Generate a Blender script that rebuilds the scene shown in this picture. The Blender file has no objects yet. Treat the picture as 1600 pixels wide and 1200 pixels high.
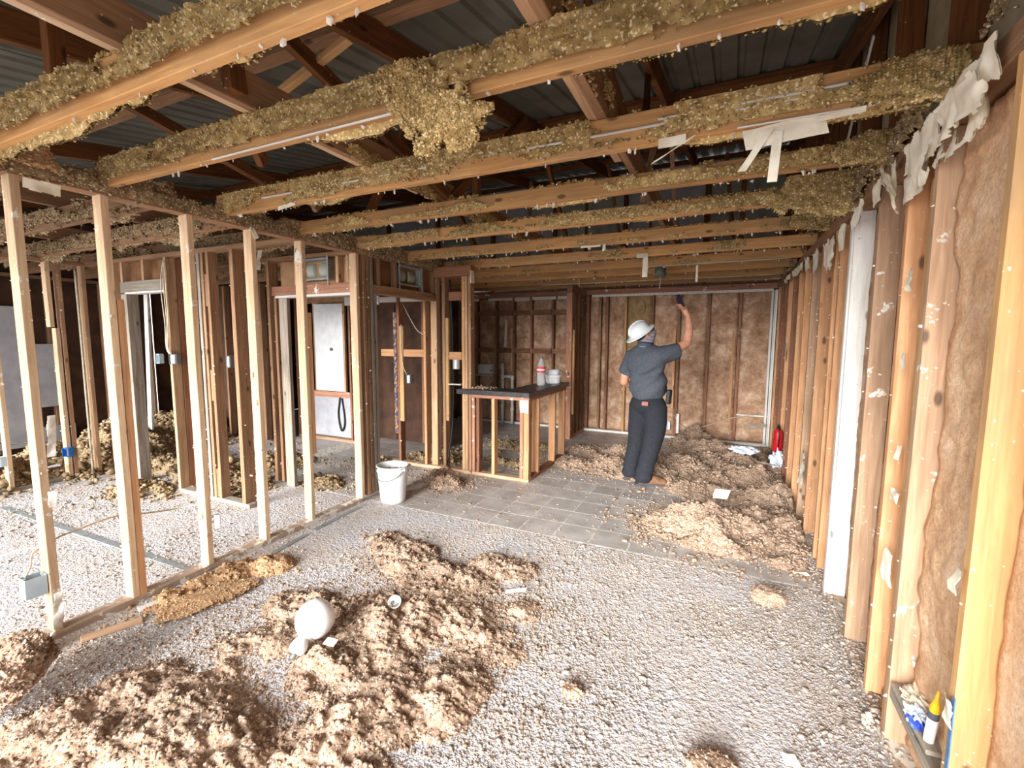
import bpy, math, random
import numpy as np
from mathutils import Matrix, Vector

random.seed(7)
rng = np.random.default_rng(11)
sc = bpy.context.scene
COL = sc.collection

# ------------------------------------------------------------------ camera
YAW, PITCH, ROLL, FPX, EYE = 0.4377, 0.1014, 0.0052, 710.92, 1.6209
cy_, sy_, cp_, sp_ = math.cos(YAW), math.sin(YAW), math.cos(PITCH), math.sin(PITCH)
fwd = Vector((-sy_ * cp_, cy_ * cp_, -sp_))
right = Vector((cy_, sy_, 0))
up = right.cross(fwd)
cr_, sr_ = math.cos(ROLL), math.sin(ROLL)
r2, u2 = cr_ * right + sr_ * up, -sr_ * right + cr_ * up
cam_d = bpy.data.cameras.new('camera')
cam_d.sensor_width = 36
cam_d.lens = FPX * 36 / 1600
cam_d.clip_start = 0.02
cam = bpy.data.objects.new('camera', cam_d)
COL.objects.link(cam)
M = Matrix.Identity(4)
for i in range(3):
    M[i][0], M[i][1], M[i][2] = r2[i], u2[i], -fwd[i]
M[2][3] = EYE
cam.matrix_world = M
sc.camera = cam

# ------------------------------------------------------------------ light
w = bpy.data.worlds.new('overcast_sky')
sc.world = w
w.use_nodes = True
bg = w.node_tree.nodes['Background']
bg.inputs[0].default_value = (0.95, 0.97, 1.0, 1)
bg.inputs[1].default_value = 1.6
sun_d = bpy.data.lights.new('hazy_sun', 'SUN')
sun_d.energy = 4.6
sun_d.angle = math.radians(34)
sun_d.color = (1.0, 0.985, 0.965)
sun = bpy.data.objects.new('hazy_sun', sun_d)
COL.objects.link(sun)
sun.rotation_euler = Vector((0.08, 1.0, -0.285)).to_track_quat('-Z', 'Y').to_euler()
vs = sc.view_settings
vs.view_transform = 'Standard'
vs.look = 'None'
vs.gamma = 1
vs.use_curve_mapping = False
vs.exposure = 1.52
sc.cycles.use_denoising = True
sc.cycles.max_bounces = 10
sc.cycles.diffuse_bounces = 9


# ------------------------------------------------------------------ helpers
def lin(c):
    r = []
    for v in c:
        v = v / 255.0
        r.append(v / 12.92 if v <= 0.04045 else ((v + 0.055) / 1.055) ** 2.4)
    return (r[0], r[1], r[2], 1)


def hash2(ix, iy, seed):
    h = (ix.astype(np.int64) * 374761393 + iy.astype(np.int64) * 668265263 + seed * 974634777) & 0xffffffff
    h = ((h ^ (h >> 13)) * 1274126177) & 0xffffffff
    h = (h ^ (h >> 16)) & 0xffff
    return h / 65535.0


def vnoise(x, y, seed=0):
    ix, iy = np.floor(x), np.floor(y)
    fx, fy = x - ix, y - iy
    fx = fx * fx * (3 - 2 * fx)
    fy = fy * fy * (3 - 2 * fy)
    a = hash2(ix, iy, seed)
    b = hash2(ix + 1, iy, seed)
    c = hash2(ix, iy + 1, seed)
    d = hash2(ix + 1, iy + 1, seed)
    return (a * (1 - fx) + b * fx) * (1 - fy) + (c * (1 - fx) + d * fx) * fy


def fbm(x, y, octv=4, seed=0, gain=0.5):
    s, a, t = 0, 1.0, 0
    for o in range(octv):
        s = s + a * vnoise(x * 2 ** o + 17.3 * o, y * 2 ** o - 9.1 * o, seed + o)
        t += a
        a *= gain
    return s / t


def billow(x, y, seed=0):
    return np.abs(2 * vnoise(x, y, seed) - 1)


WM = {}


def put(o, parent=None, m=None):
    m = m or Matrix.Identity(4)
    WM[o.name] = m
    COL.objects.link(o)
    if parent is not None:
        o.parent = parent
        o.matrix_basis = WM[parent.name].inverted() @ m
    else:
        o.matrix_basis = m
    return o


def empty(name, loc, label=None, cat=None, group=None, kind=None, rotz=0):
    o = bpy.data.objects.new(name, None)
    o.empty_display_size = 0.1
    put(o, None, Matrix.Translation(loc) @ Matrix.Rotation(rotz, 4, 'Z'))
    tag(o, label, cat, group, kind)
    return o


def tag(o, label=None, cat=None, group=None, kind=None):
    if label:
        o['label'] = label
    if cat:
        o['category'] = cat
    if group:
        o['group'] = group
    if kind:
        o['kind'] = kind
    return o


def mesh_data(name, V, Fs, mats, smooth=False, midx=None):
    """V (n,3); Fs a face array (n,k) or a list of face arrays / lists of polygons"""
    me = bpy.data.meshes.new(name)
    if not isinstance(Fs, list):
        Fs = [Fs]
    loops, starts, tot = [], [], 0
    for F in Fs:
        if isinstance(F, np.ndarray):
            n, k = F.shape
            loops.append(F.ravel())
            starts.append(tot + np.arange(n) * k)
            tot += n * k
        else:
            loops.append(np.array(F))
            starts.append(np.array([tot]))
            tot += len(F)
    loops = np.concatenate(loops).astype(np.int32)
    starts = np.concatenate(starts).astype(np.int32)
    V = np.ascontiguousarray(V, dtype=np.float32)
    me.vertices.add(len(V))
    me.vertices.foreach_set('co', V.ravel())
    me.loops.add(len(loops))
    me.loops.foreach_set('vertex_index', loops)
    me.polygons.add(len(starts))
    me.polygons.foreach_set('loop_start', starts)
    if not isinstance(mats, (list, tuple)):
        mats = [mats]
    for m in mats:
        me.materials.append(m)
    if midx is not None:
        me.polygons.foreach_set('material_index', np.asarray(midx, dtype=np.int32))
    me.polygons.foreach_set('use_smooth', np.full(len(starts), smooth, dtype=bool))
    me.update(calc_edges=True)
    return me


def obj(name, V, Fs, mats, parent=None, m=None, smooth=False, midx=None):
    o = bpy.data.objects.new(name, mesh_data(name, V, Fs, mats, smooth, midx))
    return put(o, parent, m)


def cat_geo(parts):
    Vs, Fs, n = [], [], 0
    for V, F in parts:
        Vs.append(V)
        if isinstance(F, list):
            for f in F:
                Fs.append(f + n if isinstance(f, np.ndarray) else [i + n for i in f])
        else:
            Fs.append(F + n)
        n += len(V)
    return np.concatenate(Vs), Fs


def box_geo(w, d, L, c=0.002, nseg=1, bow=0.0, z0=0.0):
    """chamfered box, section w x d, from z0 to z0+L, optional bow/waviness"""
    c = min(c, w * 0.3, d * 0.3)
    hw, hd = w / 2, d / 2
    P = [(-hw + c, -hd), (hw - c, -hd), (hw, -hd + c), (hw, hd - c), (hw - c, hd), (-hw + c, hd), (-hw, hd - c), (-hw, -hd + c)]
    zs = [0, min(c, L * .2)] + [L * (i / nseg) for i in range(1, nseg)] + [L - min(c, L * .2), L]
    V = []
    for i, z in enumerate(zs):
        t = z / L
        sx = sy = 0
        if bow:
            sx, sy = bow * math.sin(math.pi * t) * random.uniform(.6, 1.2), bow * .6 * math.sin(2 * math.pi * t + 1) * random.uniform(.5, 1)
        e = c * .8 if i in (0, len(zs) - 1) else 0
        for x, y in P:
            V.append((x - math.copysign(e, x) + sx, y - math.copysign(e, y) + sy, z + z0))
    F = []
    for i in range(len(zs) - 1):
        for k in range(8):
            a, b = i * 8 + k, i * 8 + (k + 1) % 8
            F.append((a, b, b + 8, a + 8))
    n = len(zs) - 1
    return np.array(V), [np.array(F), list(range(7, -1, -1)), [n * 8 + k for k in range(8)]]


def board(name, parent, a, b, w, d, mat, ref=(1, 0, 0), bow=0.0, nseg=1, c=0.0025):
    """a board from end centre a to end centre b; width w runs along ref"""
    a, b = Vector(a), Vector(b)
    z = (b - a)
    L = z.length
    z.normalize()
    x = Vector(ref)
    x = (x - z * x.dot(z)).normalized()
    y = z.cross(x)
    m = Matrix.Identity(4)
    for i in range(3):
        m[i][0], m[i][1], m[i][2], m[i][3] = x[i], y[i], z[i], a[i]
    V, F = box_geo(w, d, L, c, max(nseg, 5 if bow else 1), bow)
    return obj(name, V, F, mat, parent, m)


def bx(name, parent, x0, x1, y0, y1, z0, z1, mat, bow=0.0, c=0.0025):
    dx, dy, dz = x1 - x0, y1 - y0, z1 - z0
    cx, cy, cz = (x0 + x1) / 2, (y0 + y1) / 2, (z0 + z1) / 2
    if dz >= dx and dz >= dy:
        return board(name, parent, (cx, cy, z0), (cx, cy, z1), dx, dy, mat, (1, 0, 0), bow, c=c)
    if dx >= dy:
        return board(name, parent, (x0, cy, cz), (x1, cy, cz), dy, dz, mat, (0, 1, 0), bow, c=c)
    return board(name, parent, (cx, y0, cz), (cx, y1, cz), dx, dz, mat, (1, 0, 0), bow, c=c)


def lathe_geo(prof, n=32, cap0=False, cap1=False):
    V, F = [], []
    for r, z in prof:
        for k in range(n):
            t = 2 * math.pi * k / n
            V.append((r * math.cos(t), r * math.sin(t), z))
    for i in range(len(prof) - 1):
        for k in range(n):
            a, b = i * n + k, i * n + (k + 1) % n
            F.append((a, b, b + n, a + n))
    Fs = [np.array(F)]
    if cap0:
        Fs.append(list(range(n - 1, -1, -1)))
    if cap1:
        Fs.append([(len(prof) - 1) * n + k for k in range(n)])
    return np.array(V), Fs


def axis_m(o, z, ref=(1, 0, 0)):
    z = Vector(z).normalized()
    x = Vector(ref)
    if abs(x.normalized().dot(z)) > .95:
        x = Vector((0, 1, 0))
    x = (x - z * x.dot(z)).normalized()
    y = z.cross(x)
    m = Matrix.Identity(4)
    for i in range(3):
        m[i][0], m[i][1], m[i][2], m[i][3] = x[i], y[i], z[i], o[i]
    return m


def xf(V, m):
    V = np.asarray(V, float)
    A = np.array(m)
    return V @ A[:3, :3].T + A[:3, 3]


def tube_geo(pts, r, n=8, sub=6):
    """tube through points (Catmull-Rom), r a radius or list"""
    P = np.array(pts, float)
    if sub > 1 and len(P) > 2:
        Q = np.vstack([2 * P[0] - P[1], P, 2 * P[-1] - P[-2]])
        out = []
        for i in range(1, len(Q) - 2):
            for s in np.linspace(0, 1, sub, endpoint=False):
                a, b, c_, d = Q[i - 1], Q[i], Q[i + 1], Q[i + 2]
                out.append(.5 * (2 * b + (c_ - a) * s + (2 * a - 5 * b + 4 * c_ - d) * s ** 2 + (3 * b - a - 3 * c_ + d) * s ** 3))
        out.append(P[-1])
        rr = np.interp(np.linspace(0, 1, len(out)), np.linspace(0, 1, len(P)), np.full(len(P), r) if np.isscalar(r) else r)
        P = np.array(out)
    else:
        rr = np.full(len(P), r) if np.isscalar(r) else np.array(r)
    T = np.gradient(P, axis=0)
    T /= np.linalg.norm(T, axis=1)[:, None] + 1e-9
    ref = np.array([0.31, 0.2, 0.93])
    V = []
    for i in range(len(P)):
        x = ref - T[i] * ref.dot(T[i])
        if np.linalg.norm(x) < .05:
            x = np.array([1, 0, 0]) - T[i] * T[i][0]
        x /= np.linalg.norm(x)
        y = np.cross(T[i], x)
        for k in range(n):
            t = 2 * math.pi * k / n
            V.append(P[i] + rr[i] * (x * math.cos(t) + y * math.sin(t)))
    F = []
    for i in range(len(P) - 1):
        for k in range(n):
            a, b = i * n + k, i * n + (k + 1) % n
            F.append((a, b, b + n, a + n))
    return np.array(V), [np.array(F), list(range(n - 1, -1, -1)), [(len(P) - 1) * n + k for k in range(n)]]


# icosahedron / subdivided icosphere for lumps
def _ico(nsub):
    t = (1 + 5 ** .5) / 2
    V = [(-1, t, 0), (1, t, 0), (-1, -t, 0), (1, -t, 0), (0, -1, t), (0, 1, t), (0, -1, -t), (0, 1, -t), (t, 0, -1), (t, 0, 1), (-t, 0, -1), (-t, 0, 1)]
    F = [(0, 11, 5), (0, 5, 1), (0, 1, 7), (0, 7, 10), (0, 10, 11), (1, 5, 9), (5, 11, 4), (11, 10, 2), (10, 7, 6), (7, 1, 8),
         (3, 9, 4), (3, 4, 2), (3, 2, 6), (3, 6, 8), (3, 8, 9), (4, 9, 5), (2, 4, 11), (6, 2, 10), (8, 6, 7), (9, 8, 1)]
    V = [np.array(v) / np.linalg.norm(v) for v in V]
    for _ in range(nsub):
        mid, F2 = {}, []

        def m(a, b):
            k = (min(a, b), max(a, b))
            if k not in mid:
                v = V[a] + V[b]
                V.append(v / np.linalg.norm(v))
                mid[k] = len(V) - 1
            return mid[k]
        for a, b, c in F:
            x, y, z = m(a, b), m(b, c), m(c, a)
            F2 += [(a, x, z), (b, y, x), (c, z, y), (x, y, z)]
        F = F2
    return np.array(V), np.array(F)


ICO = [_ico(0), _ico(1), _ico(2), _ico(3), _ico(4)]


def blobs(P, size, nsub=0, jit=.35, flat=(.6, 1.1), sq=.8):
    """one ragged crumb at every point, joined"""
    bv, bf = ICO[nsub]
    n, k = len(P), len(bv)
    if n == 0:
        return np.zeros((0, 3)), np.zeros((0, 3), int)
    s = np.asarray(size)[:, None] * rng.uniform(flat[0] * .75, flat[1] * 1.25, (n, 3)) * np.array([1, 1, sq])
    V = bv[None] * (1 + rng.uniform(-jit, jit, (n, k))[..., None]) * s[:, None, :]
    a = rng.uniform(0, 2 * np.pi, n)
    ca, sa = np.cos(a)[:, None], np.sin(a)[:, None]
    X = V[..., 0] * ca - V[..., 1] * sa
    Y = V[..., 0] * sa + V[..., 1] * ca
    tx = rng.uniform(-.6, .6, n)[:, None]
    Z = V[..., 2] + tx * X * .5
    V = np.stack([X, Y, Z], -1) + P[:, None, :]
    F = bf[None] + (np.arange(n) * k)[:, None, None]
    return V.reshape(-1, 3), F.reshape(-1, 3)


# ------------------------------------------------------------------ materials
def new_mat(name):
    m = bpy.data.materials.new(name)
    m.use_nodes = True
    nt = m.node_tree
    return m, nt, nt.nodes, nt.links, nt.nodes['Principled BSDF']


def ramp(nodes, stops):
    r = nodes.new('ShaderNodeValToRGB')
    e = r.color_ramp.elements
    while len(e) < len(stops):
        e.new(0.5)
    for el, (p, c) in zip(e, stops):
        el.position = p
        el.color = c
    return r


def noise(nodes, links, vec, scale, detail=4, rough=.55):
    n = nodes.new('ShaderNodeTexNoise')
    n.inputs['Scale'].default_value = scale
    n.inputs['Detail'].default_value = detail
    n.inputs['Roughness'].default_value = rough
    if vec is not None:
        links.new(vec, n.inputs['Vector'])
    return n


def mixc(nodes, links, fac, a, b, mode='MIX'):
    x = nodes.new('ShaderNodeMix')
    x.data_type = 'RGBA'
    x.blend_type = mode
    for s, v in ((x.inputs[0], fac), (x.inputs[6], a), (x.inputs[7], b)):
        if isinstance(v, (int, float)):
            s.default_value = v
        elif isinstance(v, tuple):
            s.default_value = v
        else:
            links.new(v, s)
    return x.outputs[2]


def bump(nodes, links, bsdf, h, strength=.3, dist=.01):
    b = nodes.new('ShaderNodeBump')
    b.inputs['Strength'].default_value = strength
    b.inputs['Distance'].default_value = dist
    links.new(h, b.inputs['Height'])
    links.new(b.outputs[0], bsdf.inputs['Normal'])


def wood(name, dark, light, stain=(70, 52, 40), grime=.35, white=0.0, rough=.75):
    m, nt, N, L, B = new_mat(name)
    tc = N.new('ShaderNodeTexCoord')
    oi = N.new('ShaderNodeObjectInfo')
    ofs = N.new('ShaderNodeVectorMath')
    ofs.operation = 'ADD'
    mul = N.new('ShaderNodeMath')
    mul.operation = 'MULTIPLY'
    mul.inputs[1].default_value = 37.0
    L.new(oi.outputs['Random'], mul.inputs[0])
    L.new(tc.outputs['Object'], ofs.inputs[0])
    cmb = N.new('ShaderNodeCombineXYZ')
    for k in range(3):
        L.new(mul.outputs[0], cmb.inputs[k])
    L.new(cmb.outputs[0], ofs.inputs[1])
    mp = N.new('ShaderNodeMapping')
    mp.inputs['Scale'].default_value = (22, 22, 1.3)
    L.new(ofs.outputs[0], mp.inputs[0])
    g = noise(N, L, mp.outputs[0], 2.2, 6, .6)
    g.inputs['Distortion'].default_value = .6
    r = ramp(N, [(.3, lin(dark)), (.72, lin(light))])
    L.new(g.outputs['Fac'], r.inputs[0])
    # broad tone changes along the board
    mp2 = N.new('ShaderNodeMapping')
    mp2.inputs['Scale'].default_value = (3, 3, 1)
    L.new(ofs.outputs[0], mp2.inputs[0])
    n2 = noise(N, L, mp2.outputs[0], 2.0, 4)
    r2_ = ramp(N, [(.45, (0, 0, 0, 1)), (.75, (1, 1, 1, 1))])
    L.new(n2.outputs['Fac'], r2_.inputs[0])
    mf = N.new('ShaderNodeMath')
    mf.operation = 'MULTIPLY'
    mf.inputs[1].default_value = grime
    L.new(r2_.outputs[0], mf.inputs[0])
    c1 = mixc(N, L, mf.outputs[0], r.outputs[0], lin(stain))
    # knots
    mp3 = N.new('ShaderNodeMapping')
    mp3.inputs['Scale'].default_value = (7, 7, 3.2)
    L.new(ofs.outputs[0], mp3.inputs[0])
    vo = N.new('ShaderNodeTexVoronoi')
    vo.inputs['Scale'].default_value = 1.1
    L.new(mp3.outputs[0], vo.inputs['Vector'])
    kr = ramp(N, [(.07, (.75, .75, .75, 1)), (.13, (0, 0, 0, 1))])
    L.new(vo.outputs['Distance'], kr.inputs[0])
    kd = tuple(v * .38 for v in dark)
    c2 = mixc(N, L, kr.outputs[0], c1, lin(kd))
    # random tone per board
    rr = N.new('ShaderNodeMapRange')
    rr.inputs[3].default_value = .78
    rr.inputs[4].default_value = 1.16
    L.new(oi.outputs['Random'], rr.inputs[0])
    hs = N.new('ShaderNodeHueSaturation')
    L.new(rr.outputs[0], hs.inputs['Value'])
    L.new(c2, hs.inputs['Color'])
    out = hs.outputs[0]
    if white > 0:
        n3 = noise(N, L, ofs.outputs[0], 9, 5, .65)
        w3 = ramp(N, [(.66 - white, (0, 0, 0, 1)), (.70 - white, (1, 1, 1, 1))])
        L.new(n3.outputs['Fac'], w3.inputs[0])
        out = mixc(N, L, w3.outputs[0], out, lin((225, 220, 208)))
    # dusty specks
    vs_ = N.new('ShaderNodeTexVoronoi')
    vs_.inputs['Scale'].default_value = 24
    L.new(ofs.outputs[0], vs_.inputs['Vector'])
    sr = ramp(N, [(.06, (.8, .8, .8, 1)), (.10, (0, 0, 0, 1))])
    L.new(vs_.outputs['Distance'], sr.inputs[0])
    out = mixc(N, L, sr.outputs[0], out, lin((214, 200, 180)))
    L.new(out, B.inputs['Base Color'])
    B.inputs['Roughness'].default_value = rough
    B.inputs['Specular IOR Level'].default_value = .25
    bump(N, L, B, g.outputs['Fac'], .25, .004)
    return m


def plain(name, c, rough=.6, metal=0.0, c2=None, scale=12, bstr=0.0, spec=.4, trans=0.0):
    m, nt, N, L, B = new_mat(name)
    B.inputs['Roughness'].default_value = rough
    B.inputs['Metallic'].default_value = metal
    B.inputs['Specular IOR Level'].default_value = spec
    tc = N.new('ShaderNodeTexCoord')
    n = noise(N, L, tc.outputs['Object'], scale, 5)
    c2 = c2 or tuple(v * .86 for v in c)
    r = ramp(N, [(.35, lin(c2)), (.65, lin(c))])
    L.new(n.outputs['Fac'], r.inputs[0])
    L.new(r.outputs[0], B.inputs['Base Color'])
    if bstr:
        bump(N, L, B, n.outputs['Fac'], bstr, .01)
    if trans:
        B.inputs['Transmission Weight'].default_value = trans
    return m


def fluff(name, dark, light, fleck=(226, 205, 170), scale=1.0, island=True):
    """blown cellulose insulation: matted paper fibre with pale flecks"""
    m, nt, N, L, B = new_mat(name)
    tc = N.new('ShaderNodeTexCoord')
    n = noise(N, L, tc.outputs['Object'], 26 * scale, 6, .7)
    r = ramp(N, [(.32, lin(dark)), (.66, lin(light))])
    L.new(n.outputs['Fac'], r.inputs[0])
    out = r.outputs[0]
    n4 = noise(N, L, tc.outputs['Object'], 3.2, 3, .5)
    r4 = ramp(N, [(.38, (.80, .78, .74, 1)), (.64, (1.10, 1.08, 1.05, 1))])
    L.new(n4.outputs['Fac'], r4.inputs[0])
    out = mixc(N, L, 1.0, out, r4.outputs[0], 'MULTIPLY')
    vo = N.new('ShaderNodeTexVoronoi')
    vo.inputs['Scale'].default_value = 130 * scale
    L.new(tc.outputs['Object'], vo.inputs['Vector'])
    hv = N.new('ShaderNodeSeparateColor')
    L.new(vo.outputs['Color'], hv.inputs[0])
    fr = ramp(N, [(.86, (0, 0, 0, 1)), (.9, (.8, .8, .8, 1))])
    L.new(hv.outputs[0], fr.inputs[0])
    out = mixc(N, L, fr.outputs[0], out, lin(fleck))
    if island:
        ge = N.new('ShaderNodeNewGeometry')
        rr = N.new('ShaderNodeMapRange')
        rr.inputs[3].default_value = .80
        rr.inputs[4].default_value = 1.14
        L.new(ge.outputs['Random Per Island'], rr.inputs[0])
        hs = N.new('ShaderNodeHueSaturation')
        L.new(rr.outputs[0], hs.inputs['Value'])
        L.new(out, hs.inputs['Color'])
        out = hs.outputs[0]
    L.new(out, B.inputs['Base Color'])
    B.inputs['Roughness'].default_value = .95
    B.inputs['Specular IOR Level'].default_value = .08
    bump(N, L, B, n.outputs['Fac'], .6, .012)
    return m


W_PALE = wood('pale_pine', (188, 154, 120), (226, 198, 164), (140, 116, 96), .35, white=.03)
W_STUD = wood('stud_pine', (172, 134, 100), (212, 176, 140), (120, 92, 72), .45)
W_ORANGE = wood('orange_pine', (186, 134, 92), (224, 176, 132), (134, 98, 74), .45, white=.0)
W_YELLOW = wood('yellow_pine', (178, 136, 90), (208, 166, 114), (138, 122, 98), .65)
W_JOIST = wood('joist_pine', (180, 132, 82), (214, 168, 114), (138, 118, 92), .6)
W_BROWN = wood('brown_wood', (124, 92, 68), (170, 134, 102), (90, 66, 50), .4)
W_RED = wood('reddish_wood', (124, 84, 62), (166, 118, 90), (92, 64, 50), .4)
W_ATTIC = wood('attic_wood', (88, 52, 26), (132, 86, 48), (58, 36, 22), .4)
W_GREY = wood('weathered_grey_wood', (118, 108, 96), (168, 158, 144), (92, 80, 68), .4)
W_PAINT = wood('white_painted_wood', (206, 204, 198), (236, 236, 232), (168, 158, 146), .3)
W_REDPAINT = wood('red_stained_wood', (160, 106, 84), (200, 150, 122), (120, 84, 68), .4, white=.05)
W_DUSTY = wood('dusty_tan_wood', (166, 132, 104), (208, 174, 142), (128, 102, 80), .5, white=.03)
M_FLUFF_FLOOR = fluff('cellulose_floor', (136, 111, 93), (184, 159, 139), (212, 200, 184))
M_FLUFF_DUST = fluff('cellulose_dust', (152, 138, 126), (196, 184, 174), (218, 210, 202))
W_WORN = wood('worn_white_plate', (168, 142, 122), (208, 186, 168), (132, 112, 98), .4, white=.14)
M_FLUFF_CEIL = fluff('cellulose_ceiling', (138, 112, 68), (206, 180, 128), (236, 220, 180))
M_FLUFF_BROWN = fluff('cellulose_brown', (162, 128, 96), (204, 168, 132))
M_FLUFF_GREY = fluff('cellulose_grey', (112, 94, 72), (168, 146, 114))  # grey-brown cellulose, darker than the floor one
M_METAL = plain('galvanised_metal', (168, 174, 176), .45, .3, (132, 140, 142), 14)
M_SHEET = plain('galvanised_roof_sheet', (120, 121, 112), .55, .15, (94, 96, 88), 2.5)
M_GREYMET = plain('grey_box_metal', (120, 124, 120), .6, .2)
M_WHITE = plain('white_plastic', (232, 233, 234), .35, 0, (216, 218, 220), 9)
M_PAPER = plain('torn_white_drywall_paper', (244, 238, 222), .9, 0, (222, 210, 186), 14, .3)
M_PLASTER = plain('white_plaster', (232, 228, 220), .9, 0, (204, 196, 184), 40, .3)
M_CABLE = plain('white_cable', (206, 196, 174), .5, 0, (176, 164, 142), 30)
M_BLACK = plain('black_plastic', (22, 22, 24), .45, 0)
M_DARKLAM = plain('dark_laminate', (62, 58, 58), .35, 0, (38, 35, 36), 16)
M_DRYWALL = plain('grey_drywall', (178, 178, 182), .85, 0, (158, 158, 164), 5)
M_BEIGE = plain('beige_sheathing', (176, 164, 136), .85, 0, (146, 134, 108), 6)
M_GREENGREY = plain('grey_sheathing', (176, 178, 168), .85, 0, (150, 152, 142), 5)
M_PLY = plain('plywood_brown', (146, 104, 68), .8, 0, (104, 70, 44), 5, .1)
M_PLYTAN = plain('plywood_tan', (176, 140, 102), .8, 0, (146, 110, 78), 6, .1)
M_DARKPLY = plain('dark_plywood', (86, 58, 40), .85, 0, (54, 36, 26), 4, .1)


def batt_mat(name, dark, mid, light):
    m, nt, N, L, B = new_mat(name)
    tc = N.new('ShaderNodeTexCoord')
    n = noise(N, L, tc.outputs['Object'], 4.2, 9, .76)
    n.inputs['Distortion'].default_value = .25
    r = ramp(N, [(.3, lin(dark)), (.5, lin(mid)), (.68, lin(light))])
    L.new(n.outputs['Fac'], r.inputs[0])
    n2 = noise(N, L, tc.outputs['Object'], 60, 5, .7)
    r2_ = ramp(N, [(.35, (.82, .8, .78, 1)), (.65, (1.12, 1.1, 1.08, 1))])
    L.new(n2.outputs['Fac'], r2_.inputs[0])
    out = mixc(N, L, 1.0, r.outputs[0], r2_.outputs[0], 'MULTIPLY')
    L.new(out, B.inputs['Base Color'])
    B.inputs['Roughness'].default_value = .95
    B.inputs['Specular IOR Level'].default_value = .08
    bump(N, L, B, n2.outputs['Fac'], .5, .012)
    return m


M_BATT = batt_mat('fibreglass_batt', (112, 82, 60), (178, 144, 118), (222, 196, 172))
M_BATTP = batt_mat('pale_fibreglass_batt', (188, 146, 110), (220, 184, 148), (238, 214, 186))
M_BATTD = batt_mat('dark_fibreglass_batt', (64, 42, 28), (98, 68, 46), (130, 96, 70))
M_KRAFT = batt_mat('kraft_batt', (116, 94, 66), (152, 126, 90), (178, 152, 114))


def carpet_mat():
    m, nt, N, L, B = new_mat('grey_carpet')
    tc = N.new('ShaderNodeTexCoord')
    n = noise(N, L, tc.outputs['Object'], 85, 4, .7)
    r = ramp(N, [(.3, lin((164, 161, 163))), (.62, lin((214, 211, 214)))])
    L.new(n.outputs['Fac'], r.inputs[0])
    n2 = noise(N, L, tc.outputs['Object'], 2.3, 5, .6)
    r2_ = ramp(N, [(.42, (0, 0, 0, 1)), (.68, (.7, .7, .7, 1))])
    L.new(n2.outputs['Fac'], r2_.inputs[0])
    out = mixc(N, L, r2_.outputs[0], r.outputs[0], lin((198, 184, 170)))
    vo = N.new('ShaderNodeTexVoronoi')
    vo.inputs['Scale'].default_value = 90
    L.new(tc.outputs['Object'], vo.inputs['Vector'])
    s = N.new('ShaderNodeSeparateColor')
    L.new(vo.outputs['Color'], s.inputs[0])
    fr = ramp(N, [(.93, (0, 0, 0, 1)), (.95, (.7, .7, .7, 1))])
    L.new(s.outputs[0], fr.inputs[0])
    out = mixc(N, L, fr.outputs[0], out, lin((206, 192, 172)))
    L.new(out, B.inputs['Base Color'])
    B.inputs['Roughness'].default_value = .9
    B.inputs['Specular IOR Level'].default_value = .15
    n3 = noise(N, L, tc.outputs['Object'], 48, 3, .6)
    bump(N, L, B, n3.outputs['Fac'], .9, .02)
    return m


M_CARPET = carpet_mat()


def tile_mat():
    m, nt, N, L, B = new_mat('grey_ceramic_tile')
    tc = N.new('ShaderNodeTexCoord')
    oi = N.new('ShaderNodeObjectInfo')
    ge = N.new('ShaderNodeNewGeometry')
    n = noise(N, L, ge.outputs['Position'], 5, 6, .6)
    r = ramp(N, [(.35, lin((164, 158, 153))), (.65, lin((194, 189, 184)))])
    L.new(n.outputs['Fac'], r.inputs[0])
    rr = N.new('ShaderNodeMapRange')
    rr.inputs[3].default_value = .86
    rr.inputs[4].default_value = 1.08
    L.new(oi.outputs['Random'], rr.inputs[0])
    hs = N.new('ShaderNodeHueSaturation')
    L.new(rr.outputs[0], hs.inputs['Value'])
    L.new(r.outputs[0], hs.inputs['Color'])
    n2 = noise(N, L, ge.outputs['Position'], 40, 5, .7)
    d = ramp(N, [(.58, (0, 0, 0, 1)), (.72, (.6, .6, .6, 1))])
    L.new(n2.outputs['Fac'], d.inputs[0])
    out = mixc(N, L, d.outputs[0], hs.outputs[0], lin((176, 158, 136)))
    L.new(out, B.inputs['Base Color'])
    B.inputs['Roughness'].default_value = .5
    return m


M_TILE = tile_mat()
M_GROUT = plain('pale_grout', (232, 226, 218), .9, 0, (170, 162, 152), 30)
M_CONCRETE = plain('concrete', (150, 144, 138), .9, 0, (122, 116, 110), 8, .2)


def striped_mat():
    m, nt, N, L, B = new_mat('blue_printed_strip')
    tc = N.new('ShaderNodeTexCoord')
    mp = N.new('ShaderNodeMapping')
    mp.inputs['Scale'].default_value = (20, 20, 14)
    L.new(tc.outputs['Object'], mp.inputs[0])
    n = noise(N, L, mp.outputs[0], 2.0, 2)
    r = ramp(N, [(.44, lin((48, 62, 104))), (.5, lin((60, 54, 60))), (.54, lin((168, 128, 92)))])
    L.new(n.outputs['Fac'], r.inputs[0])
    L.new(r.outputs[0], B.inputs['Base Color'])
    return m


M_STRIPED = striped_mat()

# ------------------------------------------------------------------ setting
XL, XR, YB, H = -3.16, 0.642, 7.72, 2.44
YF = -1.3            # the open front of the house
ROOF0, ROOFS = 2.92, 0.18


def zroof(y):
    return ROOF0 + ROOFS * y


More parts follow.
